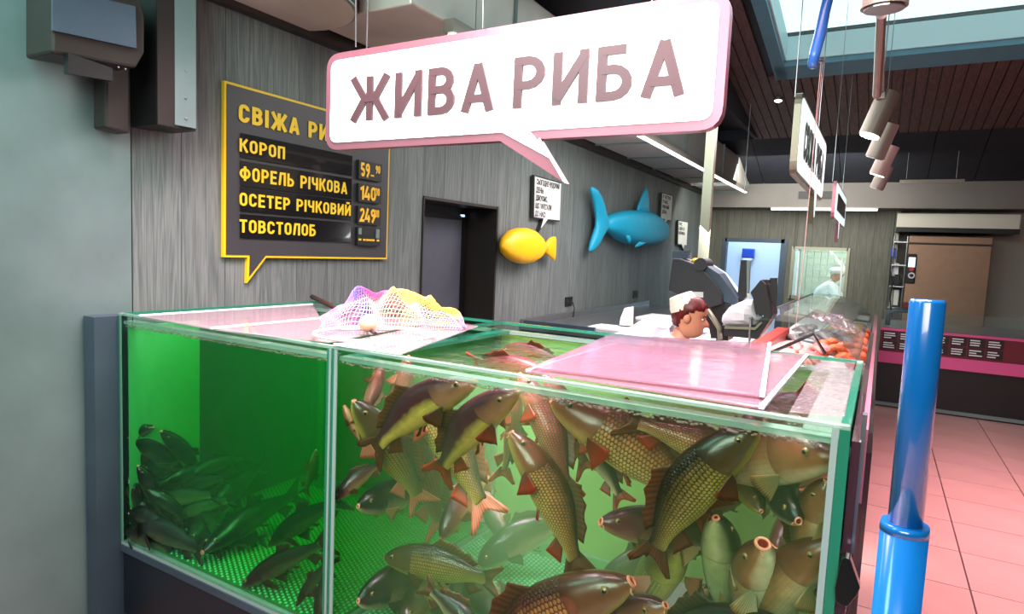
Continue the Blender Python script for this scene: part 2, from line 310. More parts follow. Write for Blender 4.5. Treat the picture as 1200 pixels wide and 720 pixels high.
tr2 = MB().box(dx0-.05, dx0+.03, BY-.02, BY+.12, 0, dz1+.04).box(dx1-.06, dx1+.05, BY-.02, BY+.12, 0, dz1+.04).box(dx0, dx1, BY-.02, BY+.12, dz1-.03, dz1+.04).build('trim_2', 'slate_steel', **st)
wf = MB().box(wx0-.03, wx0+.02, BY-.03, BY+.1, wz0-.03, wz1+.03).box(wx1-.02, wx1+.03, BY-.03, BY+.1, wz0-.03, wz1+.03).box(wx0, wx1, BY-.03, BY+.1, wz0-.03, wz0+.03).box(wx0, wx1, BY-.03, BY+.1, wz1-.02, wz1+.03).build('window_1', 'frame_al', **st)
box('pane', wx0+.02, wx1-.02, BY+.04, BY+.05, wz0+.03, wz1-.02, 'pane', wf)
box('mullion', wx0+.075, wx0+.10, BY+.02, BY+.07, wz0+.03, wz1-.02, 'white', wf); box('mullion', wx1-.09, wx1-.06, BY+.02, BY+.07, wz0+.03, wz1-.14, 'white', wf)
# rooms behind the back wall
mat('room_tile', (206, 214, 200), .4, noise=.05)
box('wall_room_left', -3.1, -3.0, BY+.1, 14.3, 0, 2.9, 'room_blue', **st); box('wall_room_middle', -1.50, -1.46, BY+.1, 14.3, 0, 2.9, 'room_blue', **st)
rb = box('wall_room_back', -3.1, .2, 14.2, 14.3, 0, 2.9, 'room_blue', **st)
box('wall_room_right', .12, .2, BY+.1, 14.3, 0, 2.9, 'room_tile', **st); box('ceiling_room', -3.1, .2, BY+.1, 14.3, 2.9, 3.0, 'white', **st)
tm = MB()
for i in range(12):
    for j in range(22): tm.box(-1.44+.125*i, -1.44+.125*i+.118, 14.18, 14.2, .1+.125*j, .1+.125*j+.118)
tm.build('wall_tile', 'room_tile', rb, kind='stuff')
area('room_light_door', (-2.2, 13.4, 2.8), .8, .8, 26, (.78, .9, 1)); area('room_light_window', (-.7, 13.2, 2.8), .6, .8, 30, (1, 1, .88))
# sloped slatted ceiling, skylight
def cz(y): return 3.6+.16*(10.5-y)
SX0, SX1, SY0, SY1 = -1.27, 1.9, 4.2, 8.38
cb = MB()
def slab(mb, x0, x1, y0, y1, dz0, dz1, mi=0): mb.hexa([(x0, y0, cz(y0)+dz0), (x1, y0, cz(y0)+dz0), (x1, y1, cz(y1)+dz0), (x0, y1, cz(y1)+dz0), (x0, y0, cz(y0)+dz1), (x1, y0, cz(y0)+dz1), (x1, y1, cz(y1)+dz1), (x0, y1, cz(y1)+dz1)], mi)
slab(cb, -1.85, SX0, -5, 10.5, .03, .13); slab(cb, SX1, 6.1, -5, 10.5, .03, .13); slab(cb, SX0, SX1, -5, SY0, .03, .13); slab(cb, SX0, SX1, SY1, 10.5, .03, .13)
ce = cb.build('ceiling', 'black', **st)
sb = MB(); x = -1.85
while x < 6:
    a, b_ = x+.006, x+.112
    if b_ > SX0-.02 and a < SX1: slab(sb, a, b_, -5, SY0, 0, .03); slab(sb, a, b_, SY1, 10.5, 0, .03)
    else: slab(sb, a, b_, -5, 10.5, 0, .03)
    x += .118
sb.build('ceiling_slat', 'ceiling_wood', ce, kind='stuff')
sk = MB(); W_ = .11
slab(sk, SX0-.02, SX0+W_, SY0, SY1+.02, -.02, .04); slab(sk, SX0, SX1, SY1-.33, SY1+.02, -.02, .04); slab(sk, SX1-W_, SX1, SY0, SY1, -.02, .04); slab(sk, SX0, SX1, SY0, SY0+.15, -.02, .04)
swin = sk.build('window_2', 'sky_frame', **st)
lg = MB(); slab(lg, SX0+W_, SX0+W_+.02, SY0, SY1-.33, .04, .30); slab(lg, SX0+W_, SX1-W_, SY1-.35, SY1-.33, .04, .30); slab(lg, SX1-W_-.02, SX1-W_, SY0, SY1-.33, .04, .30); slab(lg, SX0+W_, SX1-W_, SY0+.15, SY0+.17, .04, .30)
lg.build('window_curb', 'sky_ledge', swin)
gl = MB(); slab(gl, SX0+W_, SX1-W_, SY0+.1, SY1-.33, .31, .33); gl.build('pane', 'pane', swin)
seal = MB(); slab(seal, SX0, SX0+W_, SY0, SY1, .04, .36); slab(seal, SX1-W_, SX1, SY0, SY1, .04, .36); slab(seal, SX0, SX1, SY1-.32, SY1, .04, .36); slab(seal, SX0, SX1, SY0, SY0+.14, .04, .36); seal.build('window_frame', 'black', swin)
# dark flat ceiling on the left and dark bulkhead at the back
box('ceiling_left', -3.7, -1.83, -5, 10.5, 3.75, 3.85, 'navy', **st)
box('wall_bulkhead', -1.86, -1.80, -5, 10.5, 3.6, 6.3, 'navy', **st)
bk = MB(); bx = -3.7
while bx < 6: bk.hexa([(bx, 10.5, 3.6), (bx+.59, 10.5, 3.6), (bx+.59, 12.2, 3.02), (bx, 12.2, 3.02), (bx, 10.5, 3.9), (bx+.59, 10.5, 3.9), (bx+.59, 12.2, 3.3), (bx, 12.2, 3.3)]); bx += .6
bk.build('ceiling_back', 'navy', **st)
box('ceiling_cap', -3.7, 6.1, 10.4, 14.4, 3.9, 4.0, 'black', **st)
sf = MB().box(-3.6, 6, 12.0, 12.72, 2.68, 3.12).build('trim_3', 'soffit_dark', **st)
# far right wall behind the bakery corner
box('wall_back_right', .12, 6, 13.3, 13.4, 0, 3.2, 'cream_hood', **st)
# ================================================================== DUCTS AND LAMPS
d0 = empty('ventilation_duct', (-2.5, 7.5, 2.96), 'long pale grey rectangular duct along the top of the board wall', 'duct')
for i in range(9):
    a = 2.62+i*1.035
    MB().box(-2.87, -2.16, a, a+1.02, 2.96, 3.42).build('duct_section', 'duct_grey' if i < 2 else 'soffit', d0, bevel=.01)
    box('duct_flange', -2.885, -2.145, a+1.02, a+1.035, 2.945, 3.435, 'galv', d0)
led = empty('linear_lamp', (-2.13, 7.2, 2.9), 'long white linear lamp hanging beside the grey duct', 'lamp')
box('housing', -2.165, -2.095, 2.9, 11.6, 2.905, 2.975, 'lamp_body', led); box('diffuser', -2.155, -2.105, 2.93, 11.58, 2.893, 2.906, 'led', led)
for yy, zz in ((3.1, 3.74), (5.5, 3.74), (8.1, 3.74), (11.3, 3.3)): MB().tube([(-2.09, yy, 2.97), (-2.09, yy, zz)], .003, 6).build('wire', 'steel', led)
l2 = empty('linear_lamp', (-.95, 11.9, 2.66), 'thin white linear lamp under the back soffit', 'lamp')
box('diffuser', -1.74, -.14, 11.92, 11.96, 2.63, 2.655, 'led', l2); box('housing', -1.75, -.13, 11.91, 11.97, 2.655, 2.68, 'lamp_body', l2)
box('linear_lamp', .12, .9, 11.0, 11.05, 2.96, 3.01, 'lamp_body', label='short grey unlit linear lamp under the dark back ceiling', cat='lamp')
for xx in (.2, .8): MB().tube([(xx, 11.02, 3.03), (xx, 11.02, 3.40)], .004, 6).build('wire', 'steel', COL.objects['linear_lamp.002'])
MB().box(-1.33, -.80, 11.97, 12.0, 2.83, 2.95).build('vent_grille', 'black', label='dark grille in the back soffit', cat='vent')
rd = empty('round_duct', (-2.75, 2.28, 2.93), 'wide round vertical duct with pale bottom cap above the price board', 'duct')
MB().tube([(-2.75, 2.28, 2.94), (-2.75, 2.28, 3.7)], .395, 40).build('duct_pipe', 'brown_metal', rd, smooth=False)
MB().tube([(-2.75, 2.28, 2.925), (-2.75, 2.28, 2.94)], .385, 40).build('end_cap', 'duct_grey', rd)
MB().tube([(-2.75+.392*math.cos(a/20*math.pi), 2.28+.392*math.sin(a/20*math.pi), 2.935) for a in range(41)], .008, 6).build('rim', 'steel', rd)
MB().box(-2.99, -2.90, 1.9, 12, 2.9, 3.3).build('trim_4', 'maroon' if 0 else 'brown_metal', **st)
# wall box, left top
vb = empty('duct_box', (-2.87, 1.77, 2.21), 'dark vertical duct box with a galvanised side strip, left of the price board', 'duct')
box('casing', XW+.01, -2.76, 1.67, 1.765, 2.22, 3.7, 'black', vb); box('side_panel', -2.765, -2.757, 1.672, 1.745, 2.222, 3.7, 'brown_metal', vb)
MB().box(XW+.01, -2.775, 1.765, 1.86, 2.225, 3.7).build('rear_casing', 'brown_metal', vb); box('metal_strip', -2.775, -2.758, 1.750, 1.85, 2.235, 3.7, 'galv', vb)
for zz in (2.36, 2.48, 2.27): MB().ell((-2.756, 1.80, zz), .004, .006, .006, 8, 6).build('rivet', 'steel', vb)
vc = empty('duct_housing', (-2.9, 1.57, 2.2), 'rounded brown duct housing at the far left above the metal sheet', 'duct')
def pz(x, y, X): q = cutX((x, y), X); return (q.y, q.z)
def px_poly(mb, pts, X, dx, mi=0): return mb.prism([cutX(p, X) for p in pts], (dx, 0, 0), mi)
px_poly(MB(), [(60, -25), (152, -25), (165, 4), (170, 20), (170, 62), (160, 80), (60, 62)], -2.72, -.2).build('upper_shell', 'brown_metal', vc, bevel=.012)
px_poly(MB(), [(60, -14), (157, 8), (158, 57), (60, 36)], -2.715, .012).build('front_plate', 'slate_steel', vc)
px_poly(MB(), [(124, 66), (153, 75), (153, 157), (124, 150)], -2.84, -.1).build('lower_shell', 'brown_metal', vc, bevel=.01)
px_poly(MB(), [(80, 62), (132, 80), (132, 95), (80, 86)], -2.70, -.03).build('bracket', 'black', vc)
for p in ((139, 79), (147, 81)): MB().ell(cutX(p, -2.71), .004, .004, .004, 8, 6).build('screw', 'steel', vc)
# track rail and cylinder spotlights
rail = box('track_rail', -.10, -.07, 1.5, 6.9, 2.70, 2.73, 'lamp_body', label='thin grey ceiling track carrying the cylinder spotlights', cat='track')
for yy in (2.2, 4.4, 6.6): MB().tube([(-.085, yy, 2.73), (-.085, yy, cz(yy) if not SY0 < yy < SY1 else cz(yy)-.01)], .003, 6).build('wire', 'steel', rail)
def spot(px_, dep, dia, L, tilt, on, label):
    c = ray(px_)*dep; c = Vector((c.x, c.y, c.z+CZ)); d = Vector(tilt).normalized()
    e = empty('spotlight', (c.x, c.y, c.z), label, 'spotlight', 'cylinder spotlights on the ceiling track')
    r = dia/2; top = c-d*L
    MB().tube([c, top], r, 28).build('lamp_body', 'lamp_body', e, smooth=False)
    MB().tube([c+d*.002, c+d*.006], r*.86, 24).build('lens', 'lamp_on' if on else 'steel', e)
    k = c-d*L*.55
    MB().tube([k-Vector((.0, 0, 0)), Vector((-.085, k.y, 2.70))], .006, 8).build('arm', 'steel', e)
    MB().box(-.105, -.065, k.y-.07, k.y+.07, 2.665, 2.70).build('adapter', 'lamp_body', e)
spot((1036, 9), 1.65, .11, .17, (0, .05, -1), 0, 'nearest and largest cylinder spotlight at the top right edge')
spot((1019, 159), 3.6, .115, .25, (-.32, -.12, -1), 1, 'second cylinder spotlight along the track, lit white lens')
spot((1025, 185), 4.1, .112, .22, (-.32, .1, -1), 0, 'third cylinder spotlight along the track, pink rim')
spot((1028, 205), 4.7, .112, .22, (-.35, .1, -1), 1, 'fourth cylinder spotlight along the track, brightly lit side')
spot((1027, 221), 5.5, .11, .2, (-.35, .1, -1), 0, 'farthest and smallest cylinder spotlight on the track')
rr = MB().tube([cutY((1033, 18), 2.75), cutY((1027.5, 112), 3.3)], .017, 12).build('drop_rod', 'lamp_body', label='grey drop rod below the big near spotlight', cat='rod')
_d = ray((912, 118)); _t = (3.6+.16*10.5-.03-CZ)/(_d.z+.16*_d.y); dl = _d*_t; dl.z += CZ; e = empty('downlight', dl, 'small bright round downlight in the brown slat ceiling', 'lamp'); MB().ell(dl, .045, .045, .02).build('lens', 'lamp_on', e); MB().tube([dl+Vector((0, 0, .0)), dl+Vector((0, 0, .06))], .055, 20).build('ring', 'steel', e)
for i, (p, q, Y, lb) in enumerate([((417, 55), (417, -30), 2.0, 'leftmost thin steel wire holding the big white sign'), ((566, 33), (567, -30), 2.0, 'middle thin steel wire holding the big white sign'), ((872, 225), (875, 130), 9, 'thin wire down to the far end of the linear lamp')]):
    MB().tube([cutY(p, Y), cutY(q, Y) if i < 2 else Vector((cutY(p, Y).x, Y, 3.8))], .0025 if i < 2 else .006, 6).build('wire', 'steel', label=lb, cat='wire')
# ================================================================== BIG SIGN
def rounded(poly, r=.05, n=5):
    out = []; m = len(poly)
    for i in range(m):
        p, a, b_, rr_ = Vector(poly[i][:2]), Vector(poly[i-1][:2]), Vector(poly[(i+1) % m][:2]), poly[i][2] if len(poly[i]) > 2 else r
        if rr_ == 0: out.append(p); continue
        u, v = (a-p).normalized()*rr_, (b_-p).normalized()*rr_
        for k in range(n+1): t = k/n; out.append((p+u)*(1-t)**2+p*2*t*(1-t)+(p+v)*t*t)
    return out
def bubble(name, poly, inner, plane, label, cat, fm, bm_, thick=.04, group=None, loc=None):
    """frame plate with the face plate proud of it; plane maps (a,b,depth)->world"""
    e = empty(name, plane(poly[0][0], poly[0][1], 0), label, cat, group)
    a = [plane(p.x, p.y, 0) for p in rounded(poly)]; off = plane(0, 0, thick)-plane(0, 0, 0)
    MB().prism(a, off).build('frame', fm, e)
    b_ = [plane(p.x, p.y, thick) for p in rounded(inner)]; off2 = plane(0, 0, .004)-plane(0, 0, 0)
    MB().prism(b_, off2).build('face', bm_, e)
    return e
P2 = lambda a, b_, d: Vector((a, 2.05-d, b_))
x0, x1, z0, z1 = -2.105, -.452, 2.138, 2.535
def sgn(i): # i inset
    return [(x0+i, z1-i, .07-i), (x0+i, z0+i, .07-i), (-1.23+i*.3, z0+i, 0), (-.965-i*1.5, 1.985+i*2.6, 0), (-1.075-i*1.2, z0+i, 0), (x1-i, z0+i, .07-i), (x1-i, z1+.012-i, .07-i)]
big = bubble('hanging_sign', sgn(0), sgn(.030), P2, 'large hanging white speech-bubble sign reading ЖИВА РИБА above the tanks', 'sign', 'pink_reflection_chrome', 'sign_white', .04)
MB().tube([P2(a, b_, .042) for a, b_ in ((-1.07, z0), (-.967, 1.992))], .003, 6).build('light_line', 'led', big)
a = cutY((411, 143), 2.0); b_ = cutY((578, 125), 2.0); text_mb(MB(), 'ЖИВА', (a.x, 2.005, a.z), (1, 0, 0), (0, 0, 1), cutY((413, 92), 2).z-a.z-.0, .165, b_.x-a.x, .008, .15, own=('letter', big))
a2 = cutY((601, 123), 2.0); b2 = cutY((802, 106), 2.0); text_mb(MB(), 'РИБА', (a2.x, 2.005, a.z), (1, 0, 0), (0, 0, 1), cutY((413, 92), 2).z-a.z-.0, .165, b2.x-a2.x, .008, .15, own=('letter', big))
for xx in (-1.9, -.7): MB().tube([(xx, 2.03, z1), (xx, 2.03, 3.8)], .002, 6).build('wire', 'steel', big)
# ================================================================== PRICE BOARD
PB = lambda a, b_, d: Vector((XW+.002+d, a, b_))
y0, y1, zb, zt = 2.13, 3.392, 1.645, 2.535
tl = cutX((291, 332), -2.95)
def pbp(i): return [(y0+i, zt-i, 0), (y0+i, zb+i, 0), (2.275+i, zb+i, 0), (2.272+i, tl.z+i*2.8, 0), (2.395-i*.4, zb+i, 0), (y1-i, zb+i, 0), (y1-i, zt-i, 0)]
e = empty('price_board', PB(2.7, zb, 0), 'dark wall price board with yellow edge listing fresh fish prices', 'sign')
MB().prism([PB(p.x, p.y, 0) for p in rounded(pbp(0))], (.022, 0, 0)).build('frame', 'yellow', e)
MB().prism([PB(p.x, p.y, .022) for p in rounded(pbp(.013))], (.003, 0, 0)).build('face', 'board', e)
def onb(p): q = cutX(p, XW+.03); return q
zrow = []
def row(s, pl_bot, pl_top, pr, t=.17, g=.17):
    a, b_, c = onb(pl_bot), onb(pl_top), onb(pr); return s, a.y, a.z, b_.z-a.z, c.y-a.y, t, g
rows = [row('КОРОП', (280, 177.5), (280, 162), (333, 186)), row('ФОРЕЛЬ РІЧКОВА', (280, 211), (280, 194.5), (406, 226)), row('ОСЕТЕР РІЧКОВИЙ', (280, 241), (280, 225.5), (410, 253)), row('ТОВСТОЛОБ', (280, 272.5), (280, 257), (369, 277))]
hd = row('СВІЖА РИ', (279.5, 142.5), (279.5, 121), (384, 165), .20)
s, yy, zz, h, wd, t, g = hd
text_mb(MB(), 'СВІЖА РИБА', (XW+.030, yy, zz), (0, 1, 0), (0, 0, 1), h, t, wd*1.28, .004, g, own=('yellow', e))
PRC = [('59', '-', '90'), ('140', '', '00'), ('249', '', '00'), None]
for k, (s, yy, zz, h, wd, t, g) in enumerate(rows):
    sl = box('name_strip', XW+.026, XW+.034, 2.222, 3.03, zz-.028, zz+h+.028, 'slot', e)
    text_mb(MB(), s, (XW+.034, yy, zz), (0, 1, 0), (0, 0, 1), h, t, wd, .003, g, own=('yellow', sl))
    a = onb((421, 209.5+[0, 27, 53, 78][k])); hh = .115
    bxp = MB().box(XW+.026, XW+.05, 3.075, 3.29, a.z, a.z+hh).build('price_box', 'black', e)
    cuts_ = [3.185, 3.232, 3.279, 3.315, 3.343, 3.372]
    if PRC[k]:
        A, D, Bc = PRC[k]; text_mb(MB(), A, (XW+.05, 3.09, a.z+.014), (0, 1, 0), (0, 0, 1), .088, .19, .052*len(A)-.012 if len(A) == 3 else .082, .003, .12, own=('digit', bxp))
        if D: text_mb(MB(), '-', (XW+.05, 3.184, a.z+.014), (0, 1, 0), (0, 0, 1), .088, .12, .028, .003, own=('digit', bxp))
        text_mb(MB(), Bc, (XW+.05, 3.228, a.z+.05), (0, 1, 0), (0, 0, 1), .05, .2, .042, .003, .14, own=('digit', bxp))
    else:
        m = MB()
        for q in (3.085, 3.125, 3.155, 3.182, 3.21, 3.255): m.box(XW+.05, XW+.053, q, q+.022, a.z+.03, a.z+.042)
        m.build('dashes', 'digit', bxp)
        m = MB(); m.box(XW+.05, XW+.056, 3.08, 3.105, a.z+.07, a.z+.11); m.box(XW+.05, XW+.056, 3.245, 3.275, a.z+.05, a.z+.11); m.build('flap', 'galv', bxp, kind='stuff')
# ================================================================== WALL FISH AND SMALL BUBBLES
def ring(c, ax1, ax2, n=24, p=2.3):
    out = []
    for k in range(n):
        t = 2*math.pi*k/n; cc, ss = math.cos(t), math.sin(t)
        out.append(Vector(c)+Vector(ax1)*(abs(cc)**(2/p)*(1 if cc >= 0 else -1))+Vector(ax2)*(abs(ss)**(2/p)*(1 if ss >= 0 else -1)))
    return out
def loft_y(pts, X, name, m, parent, n=24):   # pts: (px_x, top_px_y, bottom_px_y, half thickness)
    rs = []
    for (x, a, b_, th) in pts:
        A = cutX((x, a), X); B_ = cutX((x, b_), X); rs.append(ring((A+B_)/2, (th, 0, 0), (0, 0, (A.z-B_.z)/2), n))
    return MB().rings(rs).build(name, m, parent, smooth=True)
XF = -2.86
yf = empty('wall_fish_figure', cutX((615, 308), XF), 'round yellow padded fish figure on the board wall', 'wall decoration')
loft_y([(587.5, 286, 290, .01), (589, 281, 293, .03), (592, 276, 299, .06), (598, 269.5, 304.5, .085), (606, 267, 308.5, .10), (615, 267, 309.5, .105), (623, 270, 308, .10), (630, 276.5, 303, .085), (634, 282, 298, .06), (637, 286, 295, .04), (639.5, 286.5, 295, .035)], XF, 'body', 'yfish', yf)
loft_y([(637, 286.5, 295, .03), (640.5, 283, 298, .03), (644, 278.5, 301, .03), (648, 277, 304, .028), (650.5, 277.5, 306, .015), (651, 279, 304, .005)], XF, 'tail', 'yfish', yf)
bf = empty('wall_fish_figure', cutX((735, 290), XF), 'long blue padded fish figure with tall tail fin on the board wall', 'wall decoration')
loft_y([(709.5, 258, 266, .04), (713, 253, 271, .08), (719, 250, 276, .12), (728, 247, 283, .15), (739, 246, 287, .17), (750, 247, 288.5, .18), (760, 249, 288, .17), (769, 254, 286, .15), (776, 260, 283, .11), (780, 265, 277, .06), (781, 268, 274, .02)], XF, 'body', 'bfish', bf)
def loft_z(pts, X, name, m, parent, th=.05):
    rs = []
    for (y, xa, xb, t) in pts:
        A = cutX((xa, y), X); B_ = cutX((xb, y), X); rs.append(ring((A+B_)/2, (t, 0, 0), (0, (B_.y-A.y)/2, 0), 20))
    return MB().rings(rs).build(name, m, parent, smooth=True)
loft_z([(219, 693, 695.5, .01), (222, 692, 699, .04), (230, 694.5, 703.5, .05), (240, 697, 707, .05), (250, 698.5, 709.5, .05), (259, 699, 713, .05), (266, 698.5, 712, .05), (274, 696, 707, .05), (284, 692.5, 702, .045), (292, 690.5, 697, .03), (295, 691, 694.5, .01)], XF, 'tail', 'bfish', bf)
loft_z([(220.5, 756.5, 758, .008), (226, 754, 759.5, .02), (234, 751, 760, .03), (242, 748, 760, .035), (250, 746, 761, .04)], XF, 'dorsal_fin', 'bfish', bf)
loft_z([(276, 734, 737, .02), (281, 735, 739, .02), (285.5, 736.5, 738.5, .005)], XF+.19, 'pectoral_fin', 'bfish', bf)
loft_z([(284, 749, 757, .02), (287.5, 745.5, 752, .02), (290, 744, 747, .005)], XF+.17, 'pectoral_fin', 'bfish', bf)
def small_bubble(corn, tail, label, lines, tpx, h):
    """corn: px TL, BL, BR, TR; tail: three px"""
    X = XW+.05
    e = empty('speech_sign', cutX(corn[1], X), label, 'sign')
    pts = [corn[0], corn[1]]+tail+[corn[2], corn[3]]
    W3 = [cutX(p, X) for p in pts]; c = sum((Vector(w_) for w_ in W3), Vector())/len(W3)
    MB().prism(W3, (-.03, 0, 0)).build('frame', 'ink', e)
    i = .014; ws = []
    ys = [W3[0].y, W3[-1].y]; zs = [W3[1].z, W3[0].z]
    ws = [Vector((X, ys[0]+i, W3[0].z-i)), Vector((X, W3[1].y+i, W3[1].z+i))]+[Vector((X, W3[2].y+i*.5, W3[2].z+i)), W3[3].lerp((W3[2]+W3[4])/2, .35), Vector((X, W3[4].y-i*.5, W3[4].z+i))]+[Vector((X, W3[-2].y-i, W3[-2].z+i)), Vector((X, ys[1]-i, W3[-1].z-i))]
    MB().prism(ws, (.004, 0, 0)).build('face', 'paper', e)
    hgt = zs[1]-zs[0]; wdt = ys[1]-ys[0]
    for k, ln in enumerate(lines):
        cu = bpy.data.curves.new('lettering', 'FONT'); cu.body = ln; cu.size = hgt*.17; cu.materials.append(MATS['ink']); cu.extrude = .0008; cu.offset = .002
        o = bpy.data.objects.new('lettering', cu); COL.objects.link(o); o.parent = e; o.scale = (wdt/hgt*1.0, 1, 1)
        o.rotation_euler = (math.pi/2, 0, math.pi/2)
        o.location = Vector((X+.006, ys[0]+.07*wdt, zs[1]-hgt*(.20+.185*k)))-e.location
        dg = bpy.context.evaluated_depsgraph_get(); me = bpy.data.meshes.new_from_object(o.evaluated_get(dg)); o2 = bpy.data.objects.new('text_line', me); COL.objects.link(o2); o2.parent = e; o2.location = o.location; o2.rotation_euler = o.rotation_euler
        wl_ = max(v.co.x for v in me.vertices); o2.scale = (min(1.3, wdt*.84*(len(ln)/max(map(len, lines)))/wl_), 1, 1); me.materials.clear(); me.materials.append(MATS['ink']); bpy.data.objects.remove(o)
    return e
small_bubble([(626, 205), (625, 256), (656, 260), (658, 214)], [(636.5, 257.5), (631, 273), (642, 258.5)], 'white speech-bubble sign above the yellow wall fish', ['СЬОГОДНІ ЧУДОВИЙ', 'ДЕНЬ!', 'ДЯКУЄМО,', 'ЩО ЗАВІТАЛИ', 'ДО НАС!'], 0, 0)
small_bubble([(776, 225.5), (774, 257), (786.5, 259.5), (788, 229)], [(779, 258), (778, 264), (782, 258.8)], 'white speech-bubble sign right of the blue wall fish', ['У ЧЕТВЕР', 'У НАС', 'РИБНИЙ', 'ДЕНЬ'], 0, 0)
small_bubble([(795, 258), (794, 287), (804.5, 288.5), (806, 260)], [(798.5, 287.5), (801, 294), (802, 288.2)], 'small white speech-bubble sign above the dark weighing machine', ['ВАУ,', 'І ЯКА Ж', 'НОВИНА'], 0, 0)
def socket(p, label, cord=False):
    q = cutX(p, XW+.012); e = empty('wall_socket', q, label, 'socket'); MB().box(XW, XW+.014, q.y-.09, q.y+.09, q.z-.05, q.z+.05).build('plate', 'black', e, bevel=.004)
    for s_ in (-.04, .04): MB().tube([(XW+.014, q.y+s_, q.z), (XW+.018, q.y+s_, q.z)], .022, 14).build('outlet', 'ink', e)
    if cord: MB().tube([(XW+.03, q.y+.06, q.z-.01), (XW+.05, q.y+.065, q.z-.08), (XW+.03, q.y+.05, q.z-.4), (XW+.02, q.y+.05, q.z-.9)], .006, 8).build('cord', 'black', e)
socket((667, 353.5), 'black double wall socket with a hanging cord', True); socket((745, 345), 'black double wall socket farther along the board wall, no cord')
q = cutY((924.5, 361), BY-.005); box('wall_socket', q.x-.06, q.x+.06, BY-.015, BY, q.z-.05, q.z+.05, 'black', label='small black socket below the window on the back wall', cat='socket')
# ================================================================== SECOND AND THIRD SIGNS
def side_sign(Y0, Y1, X, zt_, zb_, label, fm, txt, tailY, tz):
    PS = lambda a, b_, d: Vector((X+d, a, b_))
    pl = lambda i: [(Y0+i, zt_-i, .06), (Y0+i, zb_+i, .06), (tailY-.06, zb_+i, 0), (tailY+.02, tz+i*2, 0), (tailY+.05, zb_+i, 0), (Y1-i, zb_+i, .06), (Y1-i, zt_-i, .06)]
    e = bubble('hanging_sign', pl(0), pl(.02), PS, label, 'sign', fm, 'sign_white2', .03)
    for yy in (Y0+.12, Y1-.12): MB().tube([(X-.015, yy, zt_), (X-.015, yy, cz(yy))], .0025, 6).build('wire', 'steel', e)
    return e
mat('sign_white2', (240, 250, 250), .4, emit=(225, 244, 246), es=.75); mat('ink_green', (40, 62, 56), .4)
s2 = side_sign(3.32, 4.82, -.42, 2.55, 2.165, 'white hanging sign seen edge-on reading СВІЖА РИБА', 'frame_al', 1, 4.35, 1.99)
text_mb(MB(), 'СВІЖА РИБА', (-.386, 3.52, 2.265), (0, 1, 0), (0, 0, 1), .185, .17, 1.12, .003, .15, own=('ink_green', s2))
for o in s2.children:
    pass
s3 = side_sign(6.75, 8.6, -.46, 2.53, 2.17, 'farther small pinkish hanging sign with a dark middle panel', 'pink_reflection_chrome', 0, 7.6, 1.98)
box('panel', -.426, -.418, 7.0, 8.35, 2.27, 2.43, 'brown_metal', s3)
# fix side facing: faces point to +X side too (seen from the aisle)
# ================================================================== TANKS
TX0, TX1, TXM, TY0, TY1, TZ0, TZ1 = -2.87, -.03, -1.585, 1.56, 2.67, .365, 1.40
G_ = .014
def tank(name, a, b_, label, rt=G_):
    e = empty(name, ((a+b_)/2, (TY0+TY1)/2, TZ0), label, 'fish tank')
    MB().box(a, b_, TY0, TY0+G_, TZ0, TZ1-.012).build('front_glass', 'tank_glass', e)
    MB().box(a, b_, TY1-G_, TY1, TZ0, TZ1-.012).build('back_glass', 'tank_glass', e)
    MB().box(a, a+G_, TY0+G_, TY1-G_, TZ0, TZ1-.012).build('side_glass', 'tank_glass', e)
    MB().box(b_-rt, b_, TY0+G_, TY1-G_, TZ0, TZ1-.012).build('side_glass', 'tank_glass', e)
    MB().box(a, b_, TY0, TY1, TZ0-.014, TZ0).build('bottom_panel', 'silicone', e)
    bw = .062
    MB().box(a+G_, b_-rt, TY0+G_, TY0+bw, TZ1-.05, TZ1-.036).build('brace', 'teal_pale', e); MB().box(a+G_, b_-rt, TY1-bw, TY1-G_, TZ1-.05, TZ1-.036).build('brace', 'teal_pale', e)
    MB().box(a, b_, TY0-.001, TY0+.018, TZ1-.012, TZ1).build('front_rim', 'teal_pale', e, bevel=.003); MB().box(a, b_, TY1-.018, TY1+.001, TZ1-.012, TZ1).build('back_rim', 'teal_edge', e)
    MB().box(a, a+.016, TY0+.018, TY1-.018, TZ1-.012, TZ1).build('side_rim', 'teal_edge', e); MB().box(b_-rt, b_, TY0+.018, TY1-.018, TZ1-.012, TZ1).build('side_rim', 'teal_edge', e)
    return e
tA = tank('fish_tank', TX0, TXM-.002, 'left glass fish tank with deep green water and dark fish')
tB = tank('fish_tank', TXM+.004, TX1, 'right glass fish tank crowded with golden carp', .02)
for (a, b_, nm, t_, m_) in [(TX0-.001, TX0+.009, 'corner_edge', tA, 'teal_edge'), (TX0+.009, TX0+.018, 'corner_seal', tA, 'teal_pale'), (TXM-.022, TXM-.013, 'corner_seal', tA, 'teal_edge'), (TXM-.012, TXM-.002, 'corner_edge', tA, 'silicone'),
                            (TXM+.002, TXM+.012, 'corner_edge', tB, 'teal_edge'), (TXM+.012, TXM+.026, 'corner_seal', tB, 'silicone'), (TX1-.036, TX1-.022, 'corner_seal', tB, 'silicone'), (TX1-.021, TX1+.001, 'corner_edge', tB, 'teal_edge')]:
    box(nm, a, b_, TY0-.002, TY0+.002, TZ0, TZ1-.012, m_, t_)
box('edge_strip', TX1-.0205, TX1+.0008, TY0+.003, TY1, TZ0, TZ1-.013, 'teal_edge', tB)
box('cross_brace', -1.56, -1.50, TY0+.05, TY1-.05, TZ1-.048, TZ1-.034, 'teal_edge', tB); box('cross_brace', -.13, -.052, TY0+.05, TY1-.05, TZ1-.048, TZ1-.034, 'teal_pale', tB)
box('back_film', TXM+.02, TX1-.02, TY1-.022, TY1-.016, TZ0+.01, TZ1-.06, 'tank_back', tB)  # green glow of the lit, scattering water is put into this panel's colour
